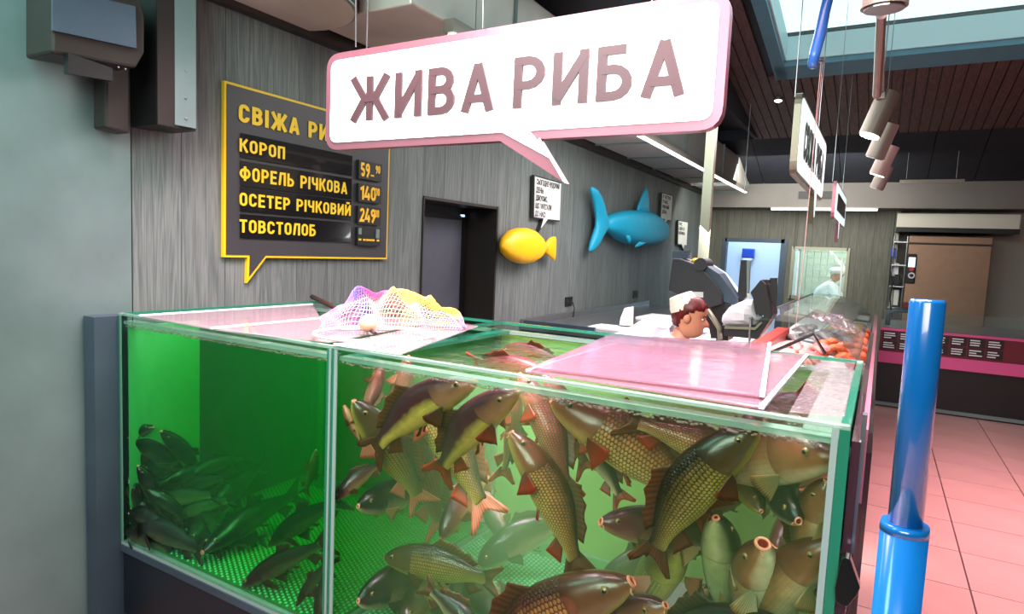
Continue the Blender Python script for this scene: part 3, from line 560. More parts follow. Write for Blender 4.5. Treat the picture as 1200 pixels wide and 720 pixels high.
# left tank: green partition panels seen through the water
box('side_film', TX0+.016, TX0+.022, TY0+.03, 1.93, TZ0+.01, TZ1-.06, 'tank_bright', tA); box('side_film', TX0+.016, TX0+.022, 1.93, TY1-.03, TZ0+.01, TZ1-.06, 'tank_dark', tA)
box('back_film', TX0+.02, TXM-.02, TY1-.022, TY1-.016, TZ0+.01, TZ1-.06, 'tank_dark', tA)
MB().tube([(-2.62, 2.5, TZ0+.02), (-2.62, 2.5, 1.36)], .018, 12).build('filter_pipe', 'mat_green', tA)
# water bodies
def water(a, b_, label, sc, sd, ac, ad, zt_=1.338):
    m = clear('water_'+str(len(MATS)), (255, 255, 255), 0, rough=.04, gloss=.9, bump=.55, bscale=9); m = m.copy(); nt = m.node_tree; N = nt.nodes.new
    s = N('ShaderNodeVolumeScatter'); s.inputs['Color'].default_value = sc+(1,); s.inputs['Density'].default_value = sd; s.inputs['Anisotropy'].default_value = .25
    ab = N('ShaderNodeVolumeAbsorption'); ab.inputs['Color'].default_value = ac+(1,); ab.inputs['Density'].default_value = ad
    ad_ = N('ShaderNodeAddShader'); nt.links.new(s.outputs[0], ad_.inputs[0]); nt.links.new(ab.outputs[0], ad_.inputs[1])
    out = [n for n in nt.nodes if n.type == 'OUTPUT_MATERIAL'][0]; nt.links.new(ad_.outputs[0], out.inputs['Volume'])
    return MB().box(a, b_, TY0+G_+.001, TY1-.023, TZ0+.002, zt_).build('tank_water', m, label=label, cat='water', kind='stuff')
water(TX0+.023, TXM-.018, 'deep green water filling the left tank', (.06, .80, .18), .40, (.02, .80, .24), 2.9)
water(TXM+.019, TX1-.022, 'murky yellow-green water filling the right tank', (.42, .86, .36), .72, (.50, .94, .42), .30)
# froth line at the water surface against the front glass
fm = MB()
for a, b_ in ((TX0+.03, TXM-.03), (TXM+.03, TX1-.05)):
    x = a
    while x < b_:
        r = random.uniform(.0015, .0042); fm.ell((x, TY0+G_+.004, 1.342+random.uniform(-.004, .006)), r*1.8, r*.8, r, 8, 5); x += r*random.uniform(1.2, 4)
fm.build('froth', 'froth', label='line of pale bubbles floating along the front glass', cat='froth', kind='stuff', smooth=True)
# rubber mats
def matt(x0, x1, nm, label):
    e = box(nm, x0, x1, TY0+.03, TY1-.04, TZ0+.003, TZ0+.010, 'mat_green', label=label, cat='mat')
    m = MB(); x = x0+.012; r = 0
    while x < x1-.01:
        yy = TY0+.042+(.011 if r % 2 else 0)
        while yy < min(TY1-.05, TY0+.95): m.ell((x, yy, TZ0+.0105), .0062, .0062, .005, 6, 4); yy += .022
        x += .019; r += 1
    m.build('nub', 'dot', e, kind='stuff')
matt(TX0+.035, TXM-.03, 'rubber_mat', 'green studded rubber mat on the left tank floor'); matt(TXM+.03, -.75, 'rubber_mat', 'green studded rubber mat on the right tank floor')
# stand
sd_ = empty('tank_stand', (-1.45, 2.1, 0), 'dark steel stand cabinet under both fish tanks', 'stand')
box('front_panel', TX0, TX1, TY0+.01, TY0+.03, .02, TZ0-.045, 'stand_face', sd_); box('carcass', TX0+.01, TX1-.01, TY0+.03, TY1, .02, TZ0-.045, 'stand_face', sd_)
box('top_rail', TX0, TX1+.002, TY0-.006, TY1, TZ0-.045, TZ0-.014, 'slate_steel', sd_); box('plinth', TX0+.03, TX1-.03, TY0+.06, TY1, 0, .02, 'black', sd_)
cp_ = box('corner_post', XW+.012, TX0-.004, 1.46, 1.60, 0, 1.385, 'slate_steel', label='slate steel post at the left end of the tanks', cat='post')
# ---------------- lids
def sheet(name, quad, z, t, m, label, strips=(), rim='white', cat='cover sheet', w=.012):
    q = [cutZ(p, z) for p in quad]; e = empty(name, (q[0]+q[2])/2, label, cat)
    MB().prism(q, (0, 0, t)).build('panel', m, e)
    for i, j in strips:
        a, b_ = q[i], q[j]; d = (b_-a).normalized(); n_ = Vector((-d.y, d.x, 0))*w/2
        MB().hexa([a-n_, b_-n_, b_+n_, a+n_]+[v+Vector((0, 0, t+.003)) for v in (a-n_, b_-n_, b_+n_, a+n_)]).build('edge_profile', rim, e)
    return e
sheet('cover_sheet', [(163, 371), (247, 386), (376, 374), (366, 357.5)], 1.401, .004, 'lid_clear', 'clear lid sheet on the left end of the left tank', [(0, 3), (1, 2)])
sheet('cover_sheet', [(252, 387), (386, 402), (520, 376), (380, 374)], 1.4015, .004, 'lid_clear', 'clear lid sheet with pink reflection in its colour, under the landing net', [])
sheet('cover_sheet', [(392, 405), (470, 416), (560, 383), (524, 377)], 1.402, .004, 'lid_clear', 'narrow clear lid sheet right of the tank divider', [(0, 1)])
sheet('cover_sheet', [(618, 436.5), (721, 404), (946, 417), (892, 480)], 1.402, .004, 'lid_acrylic', 'lower acrylic lid sheet, pink reflection put into its colour, slanted white right edge', [(0, 1), (2, 3)])
sheet('cover_sheet', [(622, 432), (714, 393.5), (902, 403), (893, 466)], 1.412, .004, 'lid_acrylic', 'upper acrylic lid sheet, pink reflection put into its colour, lying on the lower one', [(2, 3)])
sheet('clear_wrap', [(925, 484), (958, 425), (1002, 425), (990, 489)], 1.403, .002, 'wrap', 'sheet of crinkled clear film over the right end of the right tank', [], cat='film')
# ================================================================== LANDING NET
net_c = cutZ((447, 390), 1.41)
ln = empty('landing_net', net_c, 'colourful mesh landing net with a white hoop lying on the tank lid', 'landing net')
A = [cutZ(p, 1.425) for p in ((371, 392), (510, 391))]; hc = (A[0]+A[1])/2; hr = (A[1]-A[0]).length/2; hd_ = (A[1]-A[0]).normalized(); hn = Vector((-hd_.y, hd_.x, 0))
yr = (cutZ((440, 383.5), 1.425)-cutZ((440, 400.5), 1.425)).length/2
hc = (cutZ((440, 383.5), 1.425)+cutZ((440, 400.5), 1.425))/2
MB().tube([hc+hd_*hr*math.cos(a/24*math.pi)+hn*yr*math.sin(a/24*math.pi) for a in range(49)], .006, 8).build('hoop', 'hoop', ln, smooth=True)
nm = bpy.data.materials.new('net_yarn'); nm.use_nodes = True; nt = nm.node_tree; bs = nt.nodes['Principled BSDF']; bs.inputs['Roughness'].default_value = .5
at = nt.nodes.new('ShaderNodeAttribute'); at.attribute_name = 'yarn'; nt.links.new(at.outputs['Color'], bs.inputs['Base Color']); MATS['net_yarn'] = nm
# bag: lumpy dome, yarn dyed in bands along its length
NU, NV = 60, 28; vs = []; cols = []
base_l, base_r = cutZ((373, 386), 1.41), cutZ((541, 384), 1.41)
top_prof = [(372, 372), (385, 357), (400, 350), (412, 340), (424, 336), (436, 342), (452, 338), (470, 342), (490, 350), (508, 356), (524, 366), (536, 374), (541, 382)]
tx = [p[0] for p in top_prof]; ty = [p[1] for p in top_prof]
def net_rgb(u, v):
    st_ = [(0, (225, 120, 205)), (.12, (235, 130, 215)), (.22, (110, 110, 225)), (.32, (235, 80, 130)), (.42, (245, 180, 120)), (.5, (250, 235, 110)), (.75, (248, 205, 90)), (.9, (240, 200, 80)), (1, (170, 120, 210))]
    if v < .28: st_ = [(0, (240, 170, 210)), (.3, (245, 225, 235)), (.5, (250, 240, 190)), (1, (190, 160, 225))]
    return S([np.interp(u, [s_[0] for s_ in st_], [s_[1][k] for s_ in st_]) for k in range(3)])
for i in range(NU+1):
    u = i/NU; X_ = 373+168*u; c0 = cutZ((X_, 386), 1.41); dep = .17*math.sin(math.pi*min(1, max(0, u*.96+.02)))**.6
    back = Vector((-.15, 1, 0)).normalized(); d_ = ray((X_, np.interp(X_, tx, ty))); mid = c0+back*dep*.55; T_ = d_*(mid.y/d_.y); hz = max(.012, T_.z+CZ-1.41)*1.12
    for j in range(NV+1):
        v = j/NV; a = math.pi*v; n_ = .9+.14*math.sin(u*31+v*9)*math.sin(v*7+u*5)+random.uniform(-.015, .015)
        vs.append(c0+back*(dep*.55*(1-math.cos(a))+.012*math.sin(u*23))+Vector((0, 0, hz*n_*math.sin(a)**.8))+hd_*.012*math.sin(v*14+u*20)); cols.append(net_rgb(u, v))
fs = [(i*(NV+1)+j, (i+1)*(NV+1)+j, (i+1)*(NV+1)+j+1, i*(NV+1)+j+1) for i in range(NU) for j in range(NV)]
mb = MB(); mb.add(vs, fs); no = mb.build('netting', 'net_yarn', ln)
ca = no.data.color_attributes.new('yarn', 'FLOAT_COLOR', 'POINT'); ca.data.foreach_set('color', np.array(cols).ravel())
wm = no.modifiers.new('w', 'WIREFRAME'); wm.thickness = .0019; wm.use_replace = True
q = cutZ((429, 389), 1.42); MB().ell(q+Vector((0, .01, .03)), .034, .034, .032, 20, 14).build('float_ball', 'ball', ln, smooth=True)
hA, hB = cutZ((366, 347), 1.44), cutZ((404, 363), 1.43)
hA = cutY((366, 348), 2.62); hB = cutY((404, 366), 2.2)
MB().tube([hA, hA.lerp(hB, .3), hB], [.014, .013, .011], 12).build('handle', 'handle', ln, smooth=True)
MB().tube([hB, hc], .007, 8).build('handle_neck', 'brown_metal', ln)
# ================================================================== BACK COUNTER, CUTTING BOARDS
bc = empty('back_counter', (-2.4, 6.4, 0), 'steel work counter along the board wall behind the tanks', 'counter')
box('worktop', XW+.01, -1.85, 5.35, 9.2, .99, 1.03, 'steel', bc); box('cabinet', XW+.02, -1.9, 5.4, 9.15, .1, .99, 'slate_steel', bc); box('back_rail', XW+.01, -2.93, 5.35, 9.2, 1.03, 1.09, 'steel', bc); box('side_rail', -2.93, -2.2, 5.36, 5.39, 1.03, 1.08, 'slate_steel', bc)
def prismY(pts, Y, d, m, name, parent=None, bevel=0, **t): return MB().prism([cutY(p, Y) for p in pts], (0, d, 0)).build(name, m, parent, bevel=bevel, **t)
box('cutting_board', -2.38, -1.92, 5.62, 5.95, 1.03, 1.055, 'white', label='white cutting board at the near end of the wall counter', cat='cutting board', bevel=.004)
box('cutting_board', -2.35, -1.88, 6.9, 7.5, 1.03, 1.06, 'white', label='larger white cutting board farther along the wall counter', cat='cutting board', bevel=.004)
prismY([(726, 381), (727, 373), (732, 361), (737.5, 360), (737, 382)], 5.85, .12, 'white', 'plastic_stand', label='white angled plastic stand upright on the cutting board', cat='stand')
q = cutY((747.5, 383), 5.75); MB().box(q.x-.055, q.x+.055, 5.7, 5.78, 1.056, 1.10).build('sponge', 'yellow', bevel=.01, label='yellow sponge on the white cutting board', cat='sponge')
MB().prism([cutX(p, XW+.02) for p in ((768, 370), (800, 362), (800, 371), (765, 377))], (.35, 0, 0)).build('knife_rack', 'black', label='low black rack against the board wall behind the seller', cat='rack')
# support post
po = empty('steel_post', (-1.2, 5.03, 1.15), 'tall slim beige steel post behind the big hanging sign', 'post')
MB().box(-1.235, -1.165, 5.0, 5.06, 1.15, 3.95).build('shaft', 'frame_al', po); MB().box(-1.27, -1.13, 4.97, 5.09, 1.15, 1.17).build('foot_plate', 'steel', po)
# ================================================================== WEIGHING MACHINES ON A SERVICE COUNTER
sc_ = empty('service_counter', (-1.2, 4.9, 0), 'white topped service counter under the weighing machines', 'counter')
box('worktop', -1.72, -.80, 4.40, 5.6, 1.11, 1.15, 'white', sc_); box('cabinet', -1.68, -.82, 4.45, 5.55, 0, 1.11, 'steel', sc_)
Y1_ = 4.55
m1 = empty('weighing_machine', cutY((820, 398), Y1_), 'big dark wedge-shaped weighing machine above the seller', 'scale')
prismY([(788, 303), (797, 303), (818, 311), (838, 331), (847, 345), (846, 357), (832, 361.5), (783, 341)], Y1_, .30, 'machine', 'body', m1, .008)
prismY([(814, 309), (824, 308.5), (843, 321), (865, 350), (862, 358.5), (848, 354), (838, 333)], Y1_+.02, .26, 'machine_blue', 'front_cover', m1, .006)
prismY([(826, 359), (849, 355), (852, 397), (833, 397)], Y1_+.04, .22, 'black', 'column', m1)
prismY([(788, 295), (806, 294), (806, 303.5), (788, 303)], Y1_+.05, .1, 'slate_steel', 'top_box', m1)
prismY([(811, 342), (824, 342.5), (824, 349), (811, 348)], Y1_-.004, .004, 'paper', 'label_sticker', m1)
k = cutY((821, 310), Y1_); MB().tube([k+Vector((0, -.01, 0)), k+Vector((0, .2, 0))], .045, 20).build('roll_knob', 'machine', m1)
k = cutY((811, 306), Y1_); MB().ell(k+Vector((0, .1, 0)), .03, .03, .022).build('yellow_cap', 'yellow', m1, smooth=True)
MB().tube([cutY(p, Y1_-.05) for p in ((829, 363), (837, 375), (843, 385), (844, 398))], .018, 10).build('bent_tube', 'frame_al', m1, smooth=True)
prismY([(843, 388), (853, 390), (853, 400), (838, 400)], Y1_+.02, .2, 'black', 'foot', m1)
Y2_ = 4.45
m2 = empty('weighing_scale', cutY((875, 398), Y2_), 'black counter scale with open tray and customer display', 'scale')
prismY([(891.5, 328), (898, 334), (903, 357), (905, 370), (888, 398), (848, 394), (848, 385), (883, 386), (895, 370), (885, 367), (882, 349), (879, 343)], Y2_, .26, 'soft_black', 'body', m2, .006)
prismY([(868, 305), (875, 305), (875, 347), (868, 355), (863.5, 354)], Y2_+.2, .05, 'soft_black', 'display_post', m2); prismY([(875, 305), (879, 306), (877, 346), (875, 347)], Y2_+.2, .04, 'galv', 'display_glass', m2)
prismY([(902, 326), (910.5, 326), (910, 354), (903, 355)], Y2_+.05, .03, 'soft_black', 'screen', m2); prismY([(893, 328), (903, 328), (903, 332), (895, 333)], Y2_+.05, .03, 'soft_black', 'screen_arm', m2)
prismY([(849, 382.5), (884, 384), (892, 377), (893, 379), (885, 387), (849, 385.5)], Y2_-.02, .3, 'frame_al', 'tray', m2)
prismY([(875, 344), (879, 344), (880, 350), (876, 350)], Y2_-.006, .006, 'paper', 'label_sticker', m2)
mb = MB(); bagp = [(850, 381, 366, .1), (856, 382, 360, .13), (866, 383, 355, .14), (876, 384, 351, .13), (883, 384, 351, .1), (888, 380, 368, .07), (893, 374, 370, .03)]
rs = []
for (x_, yb, yt, th) in bagp:
    A_ = cutY((x_, yb), Y2_+.12); B_ = cutY((x_, yt), Y2_+.12); r_ = ring((A_+B_)/2, (0, th, 0), (0, 0, (B_.z-A_.z)/2), 18)
    rs.append([p+Vector((random.uniform(-.006, .006), random.uniform(-.008, .008), random.uniform(-.006, .006))) for p in r_])
mb.rings(rs).build('plastic_bag', 'coat', label='crumpled white plastic bag in the tray of the black scale', cat='bag')
q = cutY((877, 297), 14.12); e = empty('soap_dispenser', q, 'blue dispenser on the wall of the lit back room', 'dispenser'); MB().box(q.x-.12, q.x+.12, 14.05, 14.2, q.z-.1, q.z+.1).build('body', 'blue_plastic', e, bevel=.02); MB().box(q.x-.09, q.x+.09, 14.06, 14.2, q.z-.14, q.z-.1).build('spout', 'white', e)
# ================================================================== FISH DISPLAY COUNTER
dc = empty('fish_display', (-.42, 6.4, 0), 'refrigerated fish display counter behind the right tank', 'display counter')
box('cabinet', -.80, -.03, 4.35, 8.9, .05, 1.02, 'slate_steel', dc); box('ice_bed', -.79, -.045, 4.38, 8.85, 1.02, 1.06, 'ice', dc)
box('end_panel', -.80, -.03, 4.33, 4.36, 1.0, 1.10, 'steel', dc)
cs = [(-.72, 1.36), (-.60, 1.37), (-.45, 1.365), (-.30, 1.33), (-.17, 1.26), (-.08, 1.16), (-.045, 1.06)]
for a, b_ in ((4.4, 6.55), (6.6, 8.8)):
    m = MB()
    for (xa, za), (xb, zb_) in zip(cs, cs[1:]): m.hexa([(xa, a, za), (xb, a, zb_), (xb, b_, zb_), (xa, b_, za), (xa, a, za+.006), (xb+.004, a, zb_+.006), (xb+.004, b_, zb_+.006), (xa, b_, za+.006)])
    m.build('curved_glass', 'pane', dc)
MB().tube([(-.72, 4.4, 1.37), (-.72, 8.8, 1.37)], .008, 8).build('top_rail', 'steel', dc)
for yy in (4.45, 6.57, 8.75): MB().tube([(-.72, yy, 1.04), (-.72, yy, 1.37)], .01, 8).build('support', 'steel', dc)
# goods
ORD = ['first', 'second', 'third', 'fourth', 'fifth', 'sixth', 'seventh', 'eighth', 'ninth', 'tenth', 'eleventh', 'twelfth', 'thirteenth', 'fourteenth', 'fifteenth', 'sixteenth']
def slabfish(nm, x, y, z, L, W, H, a, m, label, cat, grp):
    rs = []
    for t in np.linspace(0, 1, 8):
        wv = W*(.35+.65*math.sin(math.pi*min(.97, t*.9+.08)))/2; h = H*(.3+.7*math.sin(math.pi*(t*.85+.1)))/2
        c = Vector((x+math.cos(a)*(t-.5)*L, y+math.sin(a)*(t-.5)*L, z+h+.01*math.sin(t*5)))
        rs.append(ring(c, Vector((-math.sin(a), math.cos(a), 0))*wv, (0, 0, h), 10))
    return MB().rings(rs).build(nm, m, None, smooth=True, label=label, cat=cat, group=grp)
MB().box(-.79, -.68, 4.5, 6.3, 1.06, 1.15).build('red_tray', 'redtray', bevel=.012, label='long dark red tray along the inner edge of the fish display', cat='tray')
for i in range(26):
    slabfish('fish_fillet', -.58+.045*(i % 6)+random.uniform(-.02, .02), 4.62+.17*(i//6)+random.uniform(-.03, .03)+.0, 1.065+.022*(i % 3)+.02*(i//13), .24, .085, .04, random.uniform(.6, 2.2), 'pinkmeat', 'pale pink fish fillet on ice, '+ORD[i//6]+' row behind the tank, '+ORD[i % 6]+' from the red tray', 'fish fillet', 'pale pink fillets at the near end of the display')
for i in range(14):
    slabfish('smoked_fish', -.33+.05*(i % 5), 5.2+.2*(i//5)+random.uniform(-.03, .03), 1.065+.025*(i % 3), .2, .08, .05, random.uniform(.3, 2.6), 'orangefish', 'orange smoked fish piece, '+ORD[i//5]+' row behind the pink fillets, '+ORD[i % 5]+' from the seller side', 'smoked fish', 'orange fish pieces in the display')
for i in range(16):
    slabfish('chilled_fish', -.62+.1*(i % 5)+random.uniform(-.02, .02), 6.1+.36*(i//5), 1.065+.02*(i % 3), .34, .085, .05, random.uniform(.9, 2.2), 'grey_fish', 'grey-pink whole fish mid display, '+ORD[i//5]+' row back, '+ORD[i % 5]+' from the seller side', 'fish', 'grey-pink whole fish in the display')
for i in range(10):
    slabfish('golden_fish', -.32+.06*(i % 4), 6.7+.34*(i//4), 1.075+.03*(i % 2), .32, .11, .08, random.uniform(.8, 2.0), 'olive_fish', 'olive golden whole fish at the far glass, '+ORD[i//4]+' row back, '+ORD[i % 4]+' from the seller side', 'fish', 'olive golden fish in the display')
for i in range(10):
    slabfish('fish_steak', -.12+.03*(i % 2), 4.75+.24*i, 1.065+.02*(i % 2), .15, .09, .07, random.uniform(.3, 2), 'orangefish' if i % 2 else 'redtray', ('orange' if i % 2 else 'dark red')+' fish steak by the aisle glass, '+ORD[i]+' from the tank', 'fish steak', 'orange-red steaks by the aisle glass')
MB().tube([cutY(p, 4.45) for p in ((905, 413), (953, 391.5), (967, 415))], .011, 4).build('tray_frame', 'black', label='thin black inverted-V tray frame over the pink fillets', cat='frame')
# crumpled film on the glass
vs = []; fs = []
c = [cutZ(p, 1.385) for p in ((948, 372), (985, 372), (1012, 395), (985, 392))]
for i in range(15):
    for j in range(11):
        u, v = i/14, j/10; p = (c[0]*(1-u)+c[1]*u)*(1-v)+(c[3]*(1-u)+c[2]*u)*v; vs.append((p.x, p.y, 1.388+random.uniform(0, .03)))
fs = [(i*11+j, (i+1)*11+j, (i+1)*11+j+1, i*11+j+1) for i in range(14) for j in range(10)]
o = MB().add(vs, fs).build('plastic_film', 'wrap', label='crumpled clear plastic film lying on the display glass', cat='film'); sm = o.modifiers.new('s', 'SOLIDIFY'); sm.thickness = .002
# cladding at the right end of the tanks
cl = empty('end_cladding', (0, 2.6, 0), 'dark glossy cladding with pink and steel strips at the right end of the tanks', 'panel')
mat('clad_dark', (66, 44, 52), .18, coat=.6)
box('side_panel', TX1+.004, -.008, TY0+.03, 4.3, 0, 1.36, 'clad_dark', cl); box('lower_panel', -.006, .026, 2.75, 8.9, 0, 1.04, 'clad_dark', cl); box('floor_skirt', .026, .032, 2.75, 8.9, 0, .12, 'brown_metal', cl)
box('pink_strip', -.008, .004, 1.66, 4.3, 1.20, 1.375, 'pink_plastic', cl); box('pink_strip', -.03, .006, 4.3, 8.9, 1.02, 1.16, 'pink_plastic', cl)
MB().hexa([(-.016, 1.60, 1.10), (-.002, 1.60, 1.10), (-.002, 1.63, 1.10), (-.016, 1.63, 1.10), (-.010, 1.60, 1.42), (.0, 1.60, 1.42), (.0, 1.63, 1.42), (-.010, 1.63, 1.42)]).build('steel_strip', 'steel', cl)
Yb_ = 1.535
prismY([(986, 656), (991, 653), (996, 655), (1008, 690), (1004, 699), (994, 711), (986, 711), (979, 706), (978, 690), (983, 668)], Yb_, .03, 'bumper', 'corner_bumper', cl, .002)
# ================================================================== RIGHT SIDE
def P_(p, d): v = ray(p)*d; v.z += CZ; return v
pa, pb = P_((1054, 690), 1.2), P_((1062, 600), 1.2)
bp_ = empty('blue_pole', (pb.x, pb.y, 0), 'glossy blue telescopic pole standing at the right front', 'pole')
pc = Vector((pb.x, pb.y, 0))
MB().tube([pc, pc+Vector((0, 0, 1.262))], .040, 32).build('outer_tube', 'pole_blue', bp_, smooth=False)
MB().tube([pc+Vector((0, 0, 1.255)), pc+Vector((0, 0, 1.272))], [.0415, .0395], 32).build('collar', 'pole_blue', bp_)
MB().tube([pc+Vector((0, 0, 1.26)), pc+Vector((0, 0, 1.687)), pc+Vector((0, 0, 1.693))], [.029, .029, .026], 32).build('inner_tube', 'pole_blue', bp_)
for ch in bp_.children: ch.data.polygons.foreach_set('use_smooth', [len(p.vertices) == 4 for p in ch.data.polygons])
MB().tube([pc, pc+Vector((0, 0, .02))], .07, 28).build('foot', 'pole_blue', bp_)
hs = empty('blue_hose', P_((951, 80), 2.5), 'curved blue plastic tube hanging in front of the skylight', 'tube')
MB().tube([P_(p, 2.5) for p in ((985, -60), (978, -25), (970, 0), (966, 15), (961, 40), (955.5, 60), (951.5, 79))], [.02, .02, .02, .021, .022, .021, .018], 16).build('tube', 'blue_tube', hs, smooth=True)
MB().tube([P_(p, 2.5) for p in ((955, 72), (961, 70.5), (966, 72.5))], .006, 8).build('hook', 'steel', hs)
MB().tube([P_((962, 73), 2.5), P_((951, 200), 2.53), P_((942, 300), 2.6), P_((931, 396), 2.68)], .0013, 6).build('pull_cord', 'rope', label='thin pinkish cord hanging from the hook of the blue tube', cat='cord')
MB().tube([P_((964, 73), 2.5), P_((956, 160), 2.52)], .0009, 6).build('pull_cord', 'rope', label='shorter second cord below the blue tube hook', cat='cord')
# price-labelled low fridge
fr = empty('chest_fridge', (.9, 9.7, 0), 'low black fridge island with pink price tags at the far end of the aisle', 'fridge')
box('base', .05, 1.9, 9.2, 11.2, .0, .55, 'black', fr); box('plinth', .05, 1.9, 9.17, 9.2, .02, .06, 'galv', fr); box('tag_panel', .05, 1.9, 9.17, 9.2, .55, .98, 'maroon', fr)
MB().box(.05, 1.9, 9.14, 9.17, .56, .70).build('pink_ledge', 'magenta', fr); box('glass_side', .07, 1.88, 9.18, 9.19, .98, 1.22, 'pane', fr); box('tank_body', .05, 1.9, 9.2, 11.2, .55, .95, 'steel', fr)
box('rail', .05, 1.9, 9.16, 9.22, .96, .99, 'magenta', fr)
for i in range(7):
    for j in range(2):
        a = .08+.175*i; z_ = .73+.12*j; t_ = box('price_tag', a, a+.155, 9.155, 9.168, z_, z_+.1, 'black', fr)
        m = MB(); rr2 = random.Random(i*3+j)
        for r_ in range(3): m.box(a+.012, a+.012+rr2.uniform(.07, .13), 9.150, 9.155, z_+.015+.028*r_, z_+.028+.028*r_)
        m.build('tag_lines', 'white', t_)
box('yellow_tag', .33, .43, 9.125, 9.14, .57, .70, 'yellow', fr)
MB().tube([(.12, 9.5, 1.0), (.12, 9.5, 1.16), (.2, 9.5, 1.2), (.42, 9.5, 1.2)], .03, 12).build('grab_handle', 'machine_blue', label='blue-grey rounded handle above the pink tagged fridge', cat='handle', smooth=True)
# oven, shelves and hood
Yo = 12.3
o1, o2 = cutY((1055, 388), Yo), cutY((1082, 278), Yo)
ov = empty('oven_cabinet', (o1.x+.5, Yo+.4, 0), 'tall brown steel oven with a dark control panel at the right edge', 'oven')
box('body', o1.x, o1.x+1.1, Yo, Yo+.8, 0, o2.z+.02, 'oven', ov, .01); box('top_trim', o1.x, o1.x+1.1, Yo-.01, Yo, o2.z-.12, o2.z-.09, 'brown_metal', ov)
c1, c2 = cutY((1060, 332), Yo), cutY((1075, 298), Yo)
cpn = MB().box(c1.x, c2.x, Yo-.03, Yo, c1.z, c2.z).build('control_panel', 'black', ov, bevel=.02)
s1, s2_ = cutY((1064, 313), Yo), cutY((1073, 302), Yo); box('screen', s1.x, s2_.x, Yo-.036, Yo-.03, s1.z, s2_.z, 'screen', cpn)
k = cutY((1068, 315.5), Yo); MB().tube([(k.x, Yo-.045, k.z), (k.x, Yo-.03, k.z)], .035, 20).build('red_button', 'redtray', cpn)
k = cutY((1068, 323), Yo); MB().tube([(k.x, Yo-.045, k.z), (k.x, Yo-.03, k.z)], .05, 20).build('dial', 'steel', cpn); MB().tube([(k.x, Yo-.05, k.z), (k.x, Yo-.045, k.z)], .028, 20).build('dial_face', 'black', cpn)
h1, h2 = cutY((1050, 270), 12.2), cutY((1050, 250), 12.2)
hd2 = empty('exhaust_hood', (h1.x+.7, 12.6, h1.z), 'cream exhaust hood above the brown oven', 'hood'); box('shell', h1.x, h1.x+1.6, 12.2, 13.2, h1.z+.05, h2.z, 'cream_hood', hd2, .01); box('lip', h1.x, h1.x+1.6, 12.18, 13.2, h1.z-.02, h1.z+.05, 'black', hd2)
a1 = cutY((1044, 380), 12.4); e = empty('wire_shelf', (a1.x+.1, 12.5, 0), 'narrow white shelf rack between the grey wall and the oven', 'shelf')
for xx in (.14, o1.x-.02): MB().tube([(xx, 12.35, 0), (xx, 12.35, 2.25)], .012, 8).build('upright', 'steel', e)
for px__ in (283, 310, 335, 360): z_ = cutY((1048, px__), 12.4).z; box('shelf_board', .13, o1.x-.01, 12.32, 12.7, z_-.02, z_, 'steel', e)
def boxpx(nm, x0, y0, x1, y1, Y, d, m, label, cat): a, b_ = cutY((x0, y1), Y), cutY((x1, y0), Y); return box(nm, a.x, b_.x, Y, Y+d, a.z, b_.z, m, label=label, cat=cat, bevel=.008)
boxpx('blue_lamp', 1043, 291, 1051, 303, 12.36, .08, 'blue_plastic', 'blue box on the top shelf of the white rack', 'box')
boxpx('white_box', 1047, 309, 1054, 322, 12.4, .1, 'white', 'white carton on the middle shelf of the rack', 'box'); boxpx('socket_box', 1042, 324, 1055, 334, 12.33, .06, 'black', 'black socket box hung on the shelf rack', 'box')
boxpx('paper_pack', 1046, 340, 1054, 358, 12.4, .1, 'paper', 'pale paper pack on the lower shelf of the rack', 'box')
boxpx('till', 1058, 355, 1068, 361, 12.2, .098, 'maroon', 'small dark till screen mounted on the front of the oven', 'screen')
MB().tube([cutY(p, 12.3) for p in ((1045, 300), (1043, 318), (1046, 330), (1043, 350), (1045, 372))], .01, 6).build('cable', 'black', label='loose black cable hanging down the shelf rack', cat='cable')
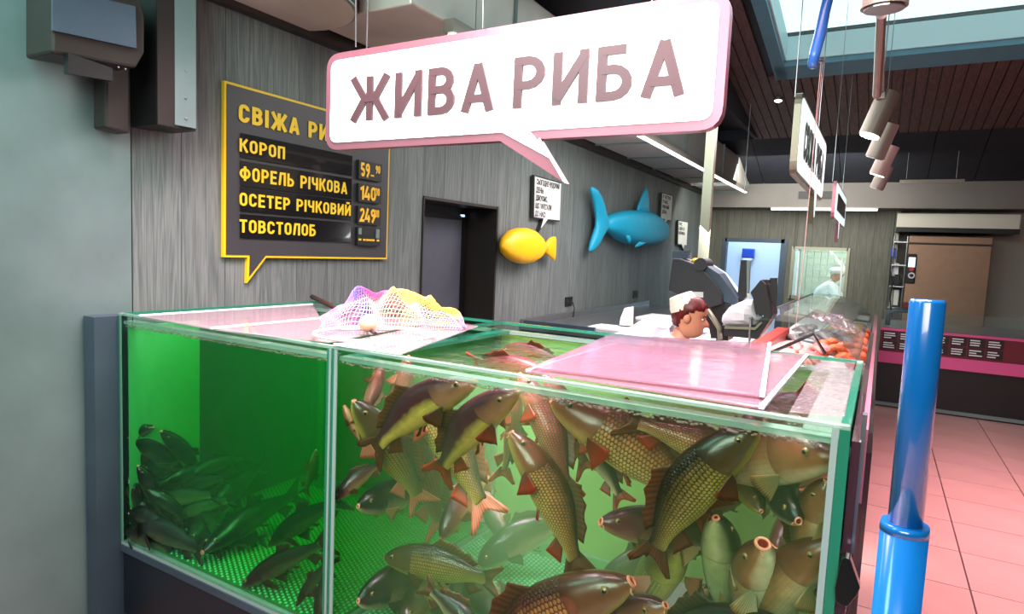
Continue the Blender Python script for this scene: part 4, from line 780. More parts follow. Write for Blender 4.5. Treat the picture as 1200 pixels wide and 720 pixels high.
# ================================================================== PEOPLE
def skin_mesh(name, joints, edges, m, parent, faces_fn=None, sub=2):
    me = bpy.data.meshes.new(name); off = wloc(parent)
    me.from_pydata([Vector(j[0])-off for j in joints], edges, []); o = bpy.data.objects.new(name, me); COL.objects.link(o); o.parent = parent
    o.modifiers.new('skin', 'SKIN').use_smooth_shade = True
    for i, j in enumerate(joints): me.skin_vertices[0].data[i].radius = (j[1], j[2] if len(j) > 2 else j[1])
    me.skin_vertices[0].data[0].use_root = True
    s = o.modifiers.new('sub', 'SUBSURF'); s.levels = s.render_levels = sub
    me.materials.append(MATS[m]); return o
def head(parent, c, fwd, up, s=1.0, hair='hair', mk_cap=True, face=True):
    """head as stacked rings: front and back contour, width, nose and lips raised"""
    f = Vector(fwd).normalized(); u = Vector(up); u = (u-f*u.dot(f)).normalized(); r = f.cross(u)
    W = lambda a, b_, c_: Vector(c)+(f*a+r*b_+u*c_)*s
    Z = [-.125, -.112, -.10, -.085, -.07, -.055, -.04, -.025, -.01, .0, .012, .025, .04, .06, .08, .095, .107, .114, .117]
    FR = [.050, .075, .086, .090, .086, .088, .090, .090, .088, .086, .085, .090, .094, .092, .080, .062, .040, .018, .004]
    BK = [.035, .045, .055, .065, .075, .084, .090, .094, .097, .098, .099, .100, .098, .092, .080, .064, .044, .022, .004]
    WD = [.036, .046, .054, .061, .066, .069, .071, .073, .074, .075, .076, .077, .077, .074, .066, .054, .038, .02, .004]
    rs = []; n = 40
    for z, a, b_, w_ in zip(Z, FR, BK, WD):
        rg = []
        for k in range(n):
            t = 2*math.pi*k/n; ct, st_ = math.cos(t), math.sin(t)
            d = (a if ct > 0 else b_)*ct; t2 = min(t, 2*math.pi-t)
            nose = .030*math.exp(-((z+.036)/.014)**2)+.016*math.exp(-((z+.015)/.018)**2)
            lips = .007*math.exp(-((z+.068)/.006)**2)+.007*math.exp(-((z+.081)/.006)**2)
            d += nose*math.exp(-(t2/.2)**2)+lips*math.exp(-(t2/.33)**2)-.010*math.exp(-((z-.0)/.013)**2)*math.exp(-((t2-.42)/.2)**2)
            rg.append(W(d, w_*st_, z))
        rs.append(rg)
    hdm = MB().rings(rs).build('head', 'skin', parent, smooth=True)
    for sg in (-1, 1):
        MB().ell(W(.073, .031*sg, .0), .0095, .0095, .007, 12, 8).build('eye', 'white', hdm, smooth=True); MB().ell(W(.083, .032*sg, .0), .004, .004, .005, 10, 6).build('iris', 'ink', hdm)
        MB().tube([W(.093, .016*sg, .017), W(.087, .03*sg, .022), W(.076, .046*sg, .018)], .003, 6).build('eyebrow', hair, hdm)
        er = [ring(W(-.005-.01*i, (.074+.008*i)*sg, -.008), (f*.017*s*(1-.2*i)), u*.030*s*(1-.15*i), 14, 2) for i in range(3)]
        MB().rings(er).build('ear', 'skin', hdm, smooth=True)
    rs = []
    for z, a, b_, w_ in zip(Z, FR, BK, WD):
        if z < -.07: continue
        rg = []
        for k in range(n):
            t = 2*math.pi*k/n; t2 = min(t, 2*math.pi-t); lim = np.interp(z, [-.07, -.03, .03, .055, .08], [2.35, 2.1, 1.6, .85, 0])
            g = .013 if t2 > lim else -.012
            g += .004*math.sin(k*3+z*90) if t2 > lim else 0
            d = ((a if math.cos(t) > 0 else b_)+g)*math.cos(t); rg.append(W(d, (w_+g)*math.sin(t), z+(.008 if z > .1 else 0)))
        rs.append(rg)
    MB().rings(rs).build('hair', hair, parent, smooth=True)
    if mk_cap:
        cu = (u*1-f*.62).normalized(); rs = []
        for h_, r1 in ((.052, .086), (.07, .085), (.10, .077), (.135, .066), (.138, .06), (.134, .01)):
            cc = Vector(c)+cu*h_*s-f*.012*s; f2 = (f-cu*f.dot(cu)).normalized(); rs.append(ring(cc, f2*r1*1.06*s, r*r1*.92*s, 32, 2))
        cpo = MB().rings(rs).build('cap', 'cap', parent, smooth=False)
    return hdm
def hand(parent, wr, d, up, m='skin', s=1.0):
    d = Vector(d).normalized(); u = Vector(up); u = (u-d*u.dot(d)).normalized(); r = d.cross(u); wr = Vector(wr)
    J = [(wr, .024*s), (wr+d*.045*s, .028*s)]; E_ = [(0, 1)]
    for i, (o_, L) in enumerate(((-.030, .070), (-.010, .082), (.010, .077), (.029, .060))):
        b_ = wr+d*.085*s+r*o_*s; n0 = len(J); J.append((b_, .010*s)); J.append((b_+(d*.55-u*.20)*L*s, .009*s)); J.append((b_+(d*.85-u*.52)*L*s, .0075*s)); E_ += [(1, n0), (n0, n0+1), (n0+1, n0+2)]
    n0 = len(J); J += [(wr+d*.05*s-r*.04*s, .011*s), (wr+d*.085*s-r*.058*s-u*.01, .009*s)]; E_ += [(1, n0), (n0, n0+1)]
    return skin_mesh('hand', J, E_, m, parent, sub=2)
# seller
HC = P_((809, 371), 4.0)
hx, hy, hz = HC
se = empty('person', (hx-.28, hy+.05, 0), 'person in white coat and pale cap with dark red hair, in profile behind the tanks', 'person')
fw = Vector((.93, .20, -.14))
ne = HC+Vector((-.065, .02, -.155))
head(se, HC, fw, (.25, 0, 1), 1.03)
MB().tube([HC+Vector((-.035, .01, -.09)), HC+Vector((-.075, .015, -.17)), HC+Vector((-.11, .02, -.23))], [.055, .056, .062], 18).build('neck', 'skin', se, smooth=True)
pel = Vector((hx-.64, hy+.05, .90)); ch = HC+Vector((-.27, .03, -.19)); 
shl = ch+Vector((.0, -.165, .05)); shr = ch+Vector((.03, .18, .05))
J = [(pel, .165, .15), (pel.lerp(ch, .5), .15, .15), (ch, .165, .15), (ch+Vector((.07, -.005, .11)), .085, .085), (shl, .085), (shl+Vector((.16, -.06, -.24)), .058), (shl+Vector((.40, -.02, -.30)), .045), (shr, .085), (shr+Vector((.17, .03, -.24)), .058), (shr+Vector((.42, -.02, -.30)), .045),
     (pel+Vector((.02, -.10, -.12)), .12), (pel+Vector((.04, -.10, -.48)), .085), (pel+Vector((0, -.10, -.86)), .06), (pel+Vector((.02, .10, -.12)), .12), (pel+Vector((.04, .10, -.48)), .085), (pel+Vector((0, .10, -.86)), .06)]
skin_mesh('coat', J, [(0, 1), (1, 2), (2, 3), (2, 4), (4, 5), (5, 6), (2, 7), (7, 8), (8, 9), (0, 10), (10, 11), (11, 12), (0, 13), (13, 14), (14, 15)], 'coat', se)
rs = []
for i, (k, r1) in enumerate(((.0, .105), (.035, .092), (.075, .082), (.08, .074), (.03, .08))):
    cc = HC+Vector((-.125+.02*i*.6, .02, -.215))+Vector((.35, 0, .94))*k; rs.append(ring(cc, Vector((.94, 0, -.35))*r1, (0, r1, 0), 26, 2))
MB().rings(rs, cap=False).build('collar', 'coat', se, smooth=True)
hand(se, shl+Vector((.42, -.02, -.30)), (1, 0, -.1), (0, 0, 1)); hand(se, shr+Vector((.44, -.02, -.30)), (1, 0, -.1), (0, 0, 1))
for yy in (-.1, .1): MB().box(pel.x-.08, pel.x+.2, pel.y+yy-.045, pel.y+yy+.045, 0, .07).build('shoe', 'white', se, bevel=.02)
# worker behind the window
q = cutY((966, 345), 13.3); wk = empty('person', (q.x, 13.3, 0), 'person in white overalls and cap bending over a table behind the window', 'person')
hd_c = cutY((981, 322), 13.25); head(wk, hd_c, (.75, -.1, -.66), (.65, 0, .75), 1.0, hair='cap', mk_cap=False)
MB().rings([ring(hd_c+Vector((-.02, 0, .02+h)), (r1, 0, 0), (0, r1*.9, 0), 20, 2) for h, r1 in ((.0, .115), (.05, .122), (.09, .10), (.115, .05), (.118, .01))]).build('cap', 'white', wk, smooth=True)
pe2 = cutY((956, 362), 13.35); c2_ = cutY((966, 335), 13.35); s2l = c2_+Vector((.12, -.2, .0)); s2r = c2_+Vector((.12, .18, .0)); pe2.z = .98
J = [(pe2, .20, .18), (pe2.lerp(c2_, .5), .21, .19), (c2_, .20, .18), (c2_+Vector((.14, 0, .06)), .10), (s2l, .10), (s2l+Vector((.14, -.04, -.24)), .07), (s2l+Vector((.16, 0, -.44)), .055), (s2r, .10), (s2r+Vector((.18, .0, -.24)), .07), (s2r+Vector((.18, 0, -.42)), .055), (pe2+Vector((0, -.11, -.45)), .10), (pe2+Vector((0, -.11, -.92)), .07), (pe2+Vector((0, .11, -.45)), .10), (pe2+Vector((0, .11, -.92)), .07)]
skin_mesh('overalls', J, [(0, 1), (1, 2), (2, 3), (2, 4), (4, 5), (5, 6), (2, 7), (7, 8), (8, 9), (0, 10), (10, 11), (0, 12), (12, 13)], 'coat', wk)
for yy in (-.11, .11): MB().box(pe2.x-.08, pe2.x+.18, 13.35+yy-.045, 13.35+yy+.045, 0, .08).build('shoe', 'white', wk, bevel=.02)
hand(wk, s2l+Vector((.17, 0, -.47)), (.5, 0, -1), (1, 0, .3)); hand(wk, s2r+Vector((.19, 0, -.45)), (.5, 0, -1), (1, 0, .3))
box('work_table', -.95, -.1, 12.75, 13.1, 1.06, 1.13, 'white', label='white work table under the window in the tiled back room', cat='table')
# ================================================================== LIVE FISH
def fish_mat(name, back, flank, belly, headc, sc=.8, rough=.3, fp=.48, bp_=.86):
    m = bpy.data.materials.new(name); m.use_nodes = True; nt = m.node_tree; N = nt.nodes.new; L = nt.links.new
    b = nt.nodes['Principled BSDF']; b.inputs['Roughness'].default_value = rough; b.inputs['Coat Weight'].default_value = .3; b.inputs['Coat Roughness'].default_value = .15
    uv = N('ShaderNodeUVMap'); sx = N('ShaderNodeSeparateXYZ'); L(uv.outputs[0], sx.inputs[0])
    def M_(op, a, c, cl=False):
        n = N('ShaderNodeMath'); n.operation = op; n.use_clamp = cl
        for i, q in enumerate((a, c)):
            if q is None: continue
            if isinstance(q, (int, float)): n.inputs[i].default_value = q
            else: L(q, n.inputs[i])
        return n.outputs[0]
    U, V = sx.outputs[0], sx.outputs[1]
    tc = N('ShaderNodeTexCoord'); no = N('ShaderNodeTexNoise'); no.inputs['Scale'].default_value = 14; no.inputs['Detail'].default_value = 4; L(tc.outputs['Object'], no.inputs['Vector'])
    vv = M_('ADD', V, M_('MULTIPLY', M_('SUBTRACT', no.outputs[0], .5), .22))
    r = N('ShaderNodeValToRGB'); e = r.color_ramp.elements; e[0].position = .20; e[0].color = S(back); e[1].position = bp_; e[1].color = S(belly)
    q = e.new(fp); q.color = S(flank); L(vv, r.inputs[0])
    r2 = N('ShaderNodeValToRGB'); e = r2.color_ramp.elements; e[0].position = .22; e[0].color = S(back); e[1].position = .95; e[1].color = S(belly); q = e.new(.62); q.color = S(headc); L(vv, r2.inputs[0])
    A = M_('MULTIPLY', U, 50); B_ = M_('MULTIPLY', V, 17); row_ = M_('FLOOR', B_, None); off = M_('MULTIPLY', M_('MODULO', row_, 2), .5)
    fa = M_('SUBTRACT', M_('FRACT', M_('ADD', A, off), None), .5); fb = M_('SUBTRACT', M_('FRACT', B_, None), .5)
    d = M_('SQRT', M_('ADD', M_('MULTIPLY', M_('SUBTRACT', fa, -.12), M_('SUBTRACT', fa, -.12)), M_('MULTIPLY', fb, fb)), None)
    rim = N('ShaderNodeMapRange'); rim.interpolation_type = 'SMOOTHSTEP'; rim.inputs[1].default_value = .28; rim.inputs[2].default_value = .56; L(d, rim.inputs[0])
    gill = M_('ADD', .235, M_('MULTIPLY', M_('SINE', M_('MULTIPLY', V, 3.14159), None), .03))
    body = M_('GREATER_THAN', U, gill); fade = N('ShaderNodeMapRange'); fade.inputs[1].default_value = .98; fade.inputs[2].default_value = .80; L(V, fade.inputs[0])
    k = M_('MULTIPLY', M_('MULTIPLY', rim.outputs[0], body), M_('MULTIPLY', fade.outputs[0], sc))
    gl_ = M_('ABSOLUTE', M_('SUBTRACT', U, gill), None); gln = M_('LESS_THAN', gl_, .004)
    gln = M_('MULTIPLY', gln, .4); dark = M_('MAXIMUM', k, gln)
    mh = N('ShaderNodeMixRGB'); L(body, mh.inputs[0]); L(r2.outputs[0], mh.inputs[1]); L(r.outputs[0], mh.inputs[2])
    mx = N('ShaderNodeMixRGB'); mx.inputs[2].default_value = tuple(x*.22 for x in S(back)[:3])+(1,); L(dark, mx.inputs[0]); L(mh.outputs[0], mx.inputs[1])
    n3 = N('ShaderNodeTexNoise'); n3.inputs['Scale'].default_value = 34; L(tc.outputs['Object'], n3.inputs['Vector']); hv = N('ShaderNodeHueSaturation'); mr = N('ShaderNodeMapRange'); mr.inputs[3].default_value = .7; mr.inputs[4].default_value = 1.3; L(n3.outputs[0], mr.inputs[0]); L(mr.outputs[0], hv.inputs['Value']); L(mx.outputs[0], hv.inputs['Color'])
    L(hv.outputs[0], b.inputs['Base Color'])
    bp = N('ShaderNodeBump'); bp.inputs['Strength'].default_value = .5; bp.inputs['Distance'].default_value = .004; L(M_('SUBTRACT', 1, dark), bp.inputs['Height']); L(bp.outputs[0], b.inputs['Normal'])
    MATS[name] = m
def fin_mat(name, c1, c2):
    m = bpy.data.materials.new(name); m.use_nodes = True; nt = m.node_tree; N = nt.nodes.new; L = nt.links.new; b = nt.nodes['Principled BSDF']; out = nt.nodes['Material Output']
    uv = N('ShaderNodeUVMap'); sx = N('ShaderNodeSeparateXYZ'); L(uv.outputs[0], sx.inputs[0])
    r = N('ShaderNodeMixRGB'); r.inputs[1].default_value = S(c1); r.inputs[2].default_value = S(c2); L(sx.outputs[1], r.inputs[0])
    wv = N('ShaderNodeMath'); wv.operation = 'SINE'; ml = N('ShaderNodeMath'); ml.operation = 'MULTIPLY'; ml.inputs[1].default_value = 75; L(sx.outputs[0], ml.inputs[0]); L(ml.outputs[0], wv.inputs[0])
    hv = N('ShaderNodeHueSaturation'); mr = N('ShaderNodeMapRange'); mr.inputs[1].default_value = -1; mr.inputs[3].default_value = .6; mr.inputs[4].default_value = 1.25; L(wv.outputs[0], mr.inputs[0]); L(mr.outputs[0], hv.inputs['Value']); L(r.outputs[0], hv.inputs['Color'])
    L(hv.outputs[0], b.inputs['Base Color']); b.inputs['Roughness'].default_value = .4
    t = N('ShaderNodeBsdfTranslucent'); L(hv.outputs[0], t.inputs[0]); mx = N('ShaderNodeMixShader'); mx.inputs[0].default_value = .35; L(b.outputs[0], mx.inputs[1]); L(t.outputs[0], mx.inputs[2]); L(mx.outputs[0], out.inputs[0]); MATS[name] = m
fish_mat('carp_gold', (74, 34, 24), (186, 122, 66), (236, 190, 110), (140, 82, 56)); fish_mat('carp_green', (48, 32, 20), (150, 116, 48), (224, 196, 90), (100, 72, 42))
fish_mat('carp_brown', (96, 24, 34), (168, 66, 58), (214, 148, 104), (160, 72, 66)); fish_mat('carp_purple', (52, 10, 28), (108, 34, 46), (204, 160, 96), (112, 40, 52), .25)
fish_mat('mirror_carp', (66, 20, 38), (88, 36, 44), (222, 178, 84), (176, 110, 80), .08, fp=.44, bp_=.58); fish_mat('carp_pale', (84, 42, 28), (184, 132, 86), (248, 226, 184), (160, 100, 66), .15)
fish_mat('carp_dark', (24, 20, 20), (60, 44, 34), (224, 192, 156), (36, 34, 34), .1); fish_mat('grass_carp', (14, 16, 12), (34, 36, 24), (120, 124, 84), (24, 26, 18), .35); fish_mat('pond_fish', (30, 36, 26), (90, 84, 48), (176, 172, 120), (56, 62, 36), .2)
fin_mat('fin_red', (104, 48, 30), (196, 50, 30)); fin_mat('fin_brown', (84, 52, 32), (128, 62, 36)); fin_mat('fin_pale', (150, 134, 92), (190, 146, 92)); fin_mat('fin_dark', (40, 38, 30), (84, 62, 44)); fin_mat('fin_pink', (206, 130, 100), (236, 130, 104))
PRO = {
 'carp': ([-.0, .02, .05, .09, .14, .20, .27, .35, .43, .52, .60, .68, .75, .80, .84],
          [.022, .048, .072, .096, .116, .134, .148, .158, .160, .146, .122, .092, .066, .054, .054],
          [.022, .042, .062, .080, .096, .110, .121, .126, .130, .124, .106, .080, .060, .052, .052],
          [.019, .038, .053, .066, .077, .086, .091, .092, .090, .080, .064, .046, .030, .019, .010]),
 'slim': ([-.0, .02, .05, .09, .14, .20, .27, .35, .43, .52, .60, .68, .75, .80, .84],
          [.016, .028, .042, .056, .070, .084, .096, .104, .104, .096, .082, .064, .050, .044, .044],
          [.018, .026, .038, .050, .062, .074, .084, .090, .090, .084, .072, .058, .046, .040, .040],
          [.018, .032, .046, .058, .066, .072, .076, .076, .072, .062, .050, .036, .024, .016, .008])}
def make_fish(label, sn, Ys, tl, Yt, up, *a, **k):
    """keep the fish inside its tank: nearer to the front glass until both ends are clear of walls and floor"""
    left = k.get('prof') == 'slim'; lo, hi = (-2.84, -1.63) if left else (-1.53, -.05)
    L_ = (cutY(sn, Ys)-cutY(tl, Yt)).length; Yq = [Ys, Yt]
    for i, p in enumerate((sn, tl)):
        for _ in range(60):
            P = cutY(p, Yq[i])
            if P.x > hi-.01: Yq[i] += .03
            elif P.x < lo+.06*L_ or P.z < .375+L_*.11: Yq[i] -= .03
            else: break
        Yq[i] = min(2.5, max(1.60, Yq[i]))
    Ys, Yt = Yq
    return fish_body(label, sn, Ys, tl, Yt, up, *a, **k)
def fish_body(label, sn, Ys, tl, Yt, up, body='carp_gold', fins='fin_red', kv=.03, kl=0.0, mouth=0, hf=1.0, prof='carp', group=None, name='carp', flare=1.0, tailf=None, spread=0, wf=1.0):
    A_ = cutY(sn, Ys); T_ = cutY(tl, Yt); X = T_-A_; Ln = X.length; X = X/Ln
    Uw = RIGHT*up[0]+UP*up[1]+(-FWD)*(up[2] if len(up) > 2 else 0); Z = (Uw-X*Uw.dot(X)).normalized(); Yv = Z.cross(X)
    def W(x, y, z):
        q = 1-(2*x-1)**2
        return A_+(X*x+Yv*(y+kl*q)+Z*(z-0+kv*(q-.35)))*Ln
    xs, tp, bt, wd = PRO[prof]; n = 26
    ss = np.concatenate([np.linspace(0, .3, 13), np.linspace(.34, .84, 14)])
    rings = []; us = []; mo = .012+.014*mouth
    def sect(x, a, b_, w_, cz_=0):
        return [W(x, w_*math.sin(2*math.pi*k/n), cz_+(a if math.cos(2*math.pi*k/n) > 0 else b_)*math.cos(2*math.pi*k/n)) for k in range(n)]
    rings.append(sect(.055, .004, .004, .004)); us.append(0); rings.append(sect(.03, mo*.7, mo*.7, mo*.6)); us.append(0)
    rings.append(sect(-.004, mo*.8, mo*.8, mo*.72)); us.append(0); rings.append(sect(-.012, mo*1.15, mo*1.15, mo)); us.append(0)
    for s_ in ss:
        a = np.interp(s_, xs, tp)*hf; b_ = np.interp(s_, xs, bt)*hf; w_ = np.interp(s_, xs, wd)*wf*(1+.06*math.exp(-((s_-.215)/.018)**2))
        if s_ < .06: a, b_, w_ = max(a, mo*1.35), max(b_, mo*1.35), max(w_, mo*1.2)
        if abs(s_-.25) < .02: w_ *= 1.03
        rings.append(sect(s_, a, b_, w_)); us.append(s_)
    rings.append(sect(.855, .04, .04, .003)); us.append(.86)
    root = MB(); nr = len(rings); root.rings(rings, 0, True)
    # material bands
    for i in range(len(root.f)):
        if len(root.f[i]) == n: root.m[i] = 1 if i == len(root.f)-2 else 0
        else:
            bnd = i//n
            root.m[i] = 1 if bnd < 2 else (2 if bnd < 4 else 0)
    c0 = W(.45, 0, 0)
    o = root.build(name, [body, 'mouth_in', 'lip'], None, smooth=True, origin=c0, label=label, cat='fish', group=group)
    me = o.data; uvl = me.uv_layers.new(name='UVMap'); nl = len(me.loops); vi = np.zeros(nl, int); me.loops.foreach_get('vertex_index', vi)
    rr_ = vi//n; kk = vi % n; ang = np.abs(((kk+n/2) % n)-n/2)/(n/2)
    uvl.data.foreach_set('uv', np.stack([np.array(us)[np.clip(rr_, 0, nr-1)], ang], 1).ravel())
    def top(s_): return float(np.interp(s_, xs, tp))*hf
    def bot(s_): return -float(np.interp(s_, xs, bt))*hf
    def fin(nm, rays, m=fins, K=4, th=.0022, ragged=.0):
        vs, uvs = [], []; R_ = len(rays)
        for sd2 in (1, -1):
            for i, (b0, t0) in enumerate(rays):
                for j in range(K+1):
                    f = j/K; q = [b0[k]+(t0[k]-b0[k])*f for k in range(3)]; off = th*(1-.7*f)*sd2+(.0022 if i % 2 else -.0022)*f
                    cv = .012*math.sin(math.pi*f)*flare
                    vs.append(W(q[0], q[1]+off+cv*0, q[2])); uvs.append((i/(R_-1), f))
        N1 = R_*(K+1); fs = []
        idx = lambda s_, i, j: s_*N1+i*(K+1)+j
        for i in range(R_-1):
            for j in range(K): fs.append((idx(0, i, j), idx(0, i+1, j), idx(0, i+1, j+1), idx(0, i, j+1))); fs.append((idx(1, i, j), idx(1, i, j+1), idx(1, i+1, j+1), idx(1, i+1, j)))
            fs.append((idx(0, i, K), idx(0, i+1, K), idx(1, i+1, K), idx(1, i, K)))
        for j in range(K): fs.append((idx(0, 0, j), idx(0, 0, j+1), idx(1, 0, j+1), idx(1, 0, j))); fs.append((idx(0, R_-1, j), idx(1, R_-1, j), idx(1, R_-1, j+1), idx(0, R_-1, j+1)))
        f_ = MB().add(vs, fs).build(nm, m, o, smooth=True); ul = f_.data.uv_layers.new(name='UVMap'); vi = np.zeros(len(f_.data.loops), int); f_.data.loops.foreach_get('vertex_index', vi)
        ul.data.foreach_set('uv', np.array(uvs)[vi].ravel()); return f_
    dm = fins if fins in ('fin_dark',) else 'fin_brown'
    ds, de = (.38, .74) if prof == 'carp' else (.42, .56)
    fin('dorsal_fin', [((s_, 0, top(s_)-.012), (s_+.055, 0, top(s_)+(.062 if i else .03)*(1-.5*i/9)*flare+.012*math.sin(i*2))) for i, s_ in enumerate(np.linspace(ds, de, 10))], dm)
    fin('anal_fin', [((s_, 0, bot(s_)+.01), (s_+.05+.008*i, 0, bot(s_)-(.085-.010*i)*flare)) for i, s_ in enumerate(np.linspace(.68, .75, 6))])
    fin('tail_fin', [((.825, 0, .048*(1-2*i/12)), (1.0-.085*math.cos((i/12-.5)*math.pi)**2-.02*(abs(i-6) == 6), .01*math.sin(i), .132*(1-2*i/12)*flare)) for i in range(13)], tailf or fins)
    for sg in (-1, 1):
        w_ = float(np.interp(.26, xs, wd))*wf
        fin('pectoral_fin', [((.243+.003*i, sg*(w_*.90), -.060*hf-.006*i), (.243+.003*i+(.145-.006*abs(i-2)-.004*i)*math.cos(.25+spread*.75-.07*(i-3)), sg*(w_*.9+(.145-.006*abs(i-2)-.004*i)*math.sin(.25+spread*.75-.07*(i-3))), -.060*hf-.006*i-.013*i+.01)) for i in range(8)])
        fin('pelvic_fin', [((.47+.006*i, sg*.03, bot(.48)+.012), (.47+.08*math.sin((i+1.5)/7*math.pi)**.6, sg*(.035+.006*i)*flare, bot(.48)-.030+.005*i)) for i in range(6)])
        we = float(np.interp(.088, xs, wd))*wf; ez = .032*hf
        ep = W(.088, sg*we*.86, ez); M3 = Matrix((X, Yv, Z)).transposed()
        ey = MB().ell(ep, .019*Ln, .015*Ln, .019*Ln, 14, 10, 0, M3).build('eye', 'eye_w', o, smooth=True)
        MB().ell(W(.088, sg*(we*.86+.0062), ez), .0130*Ln, .0100*Ln, .0130*Ln, 12, 8, 0, M3).build('pupil', 'eye_b', ey, smooth=True)
        if prof == 'carp': MB().tube([W(.006, sg*mo*1.1, -mo*.6), W(.016, sg*(mo*1.1+.006), -mo-.010), W(.014, sg*(mo*1.1+.009), -mo-.020)], .0014*Ln/.4, 5).build('barbel', 'lip', o, smooth=True)
    return o
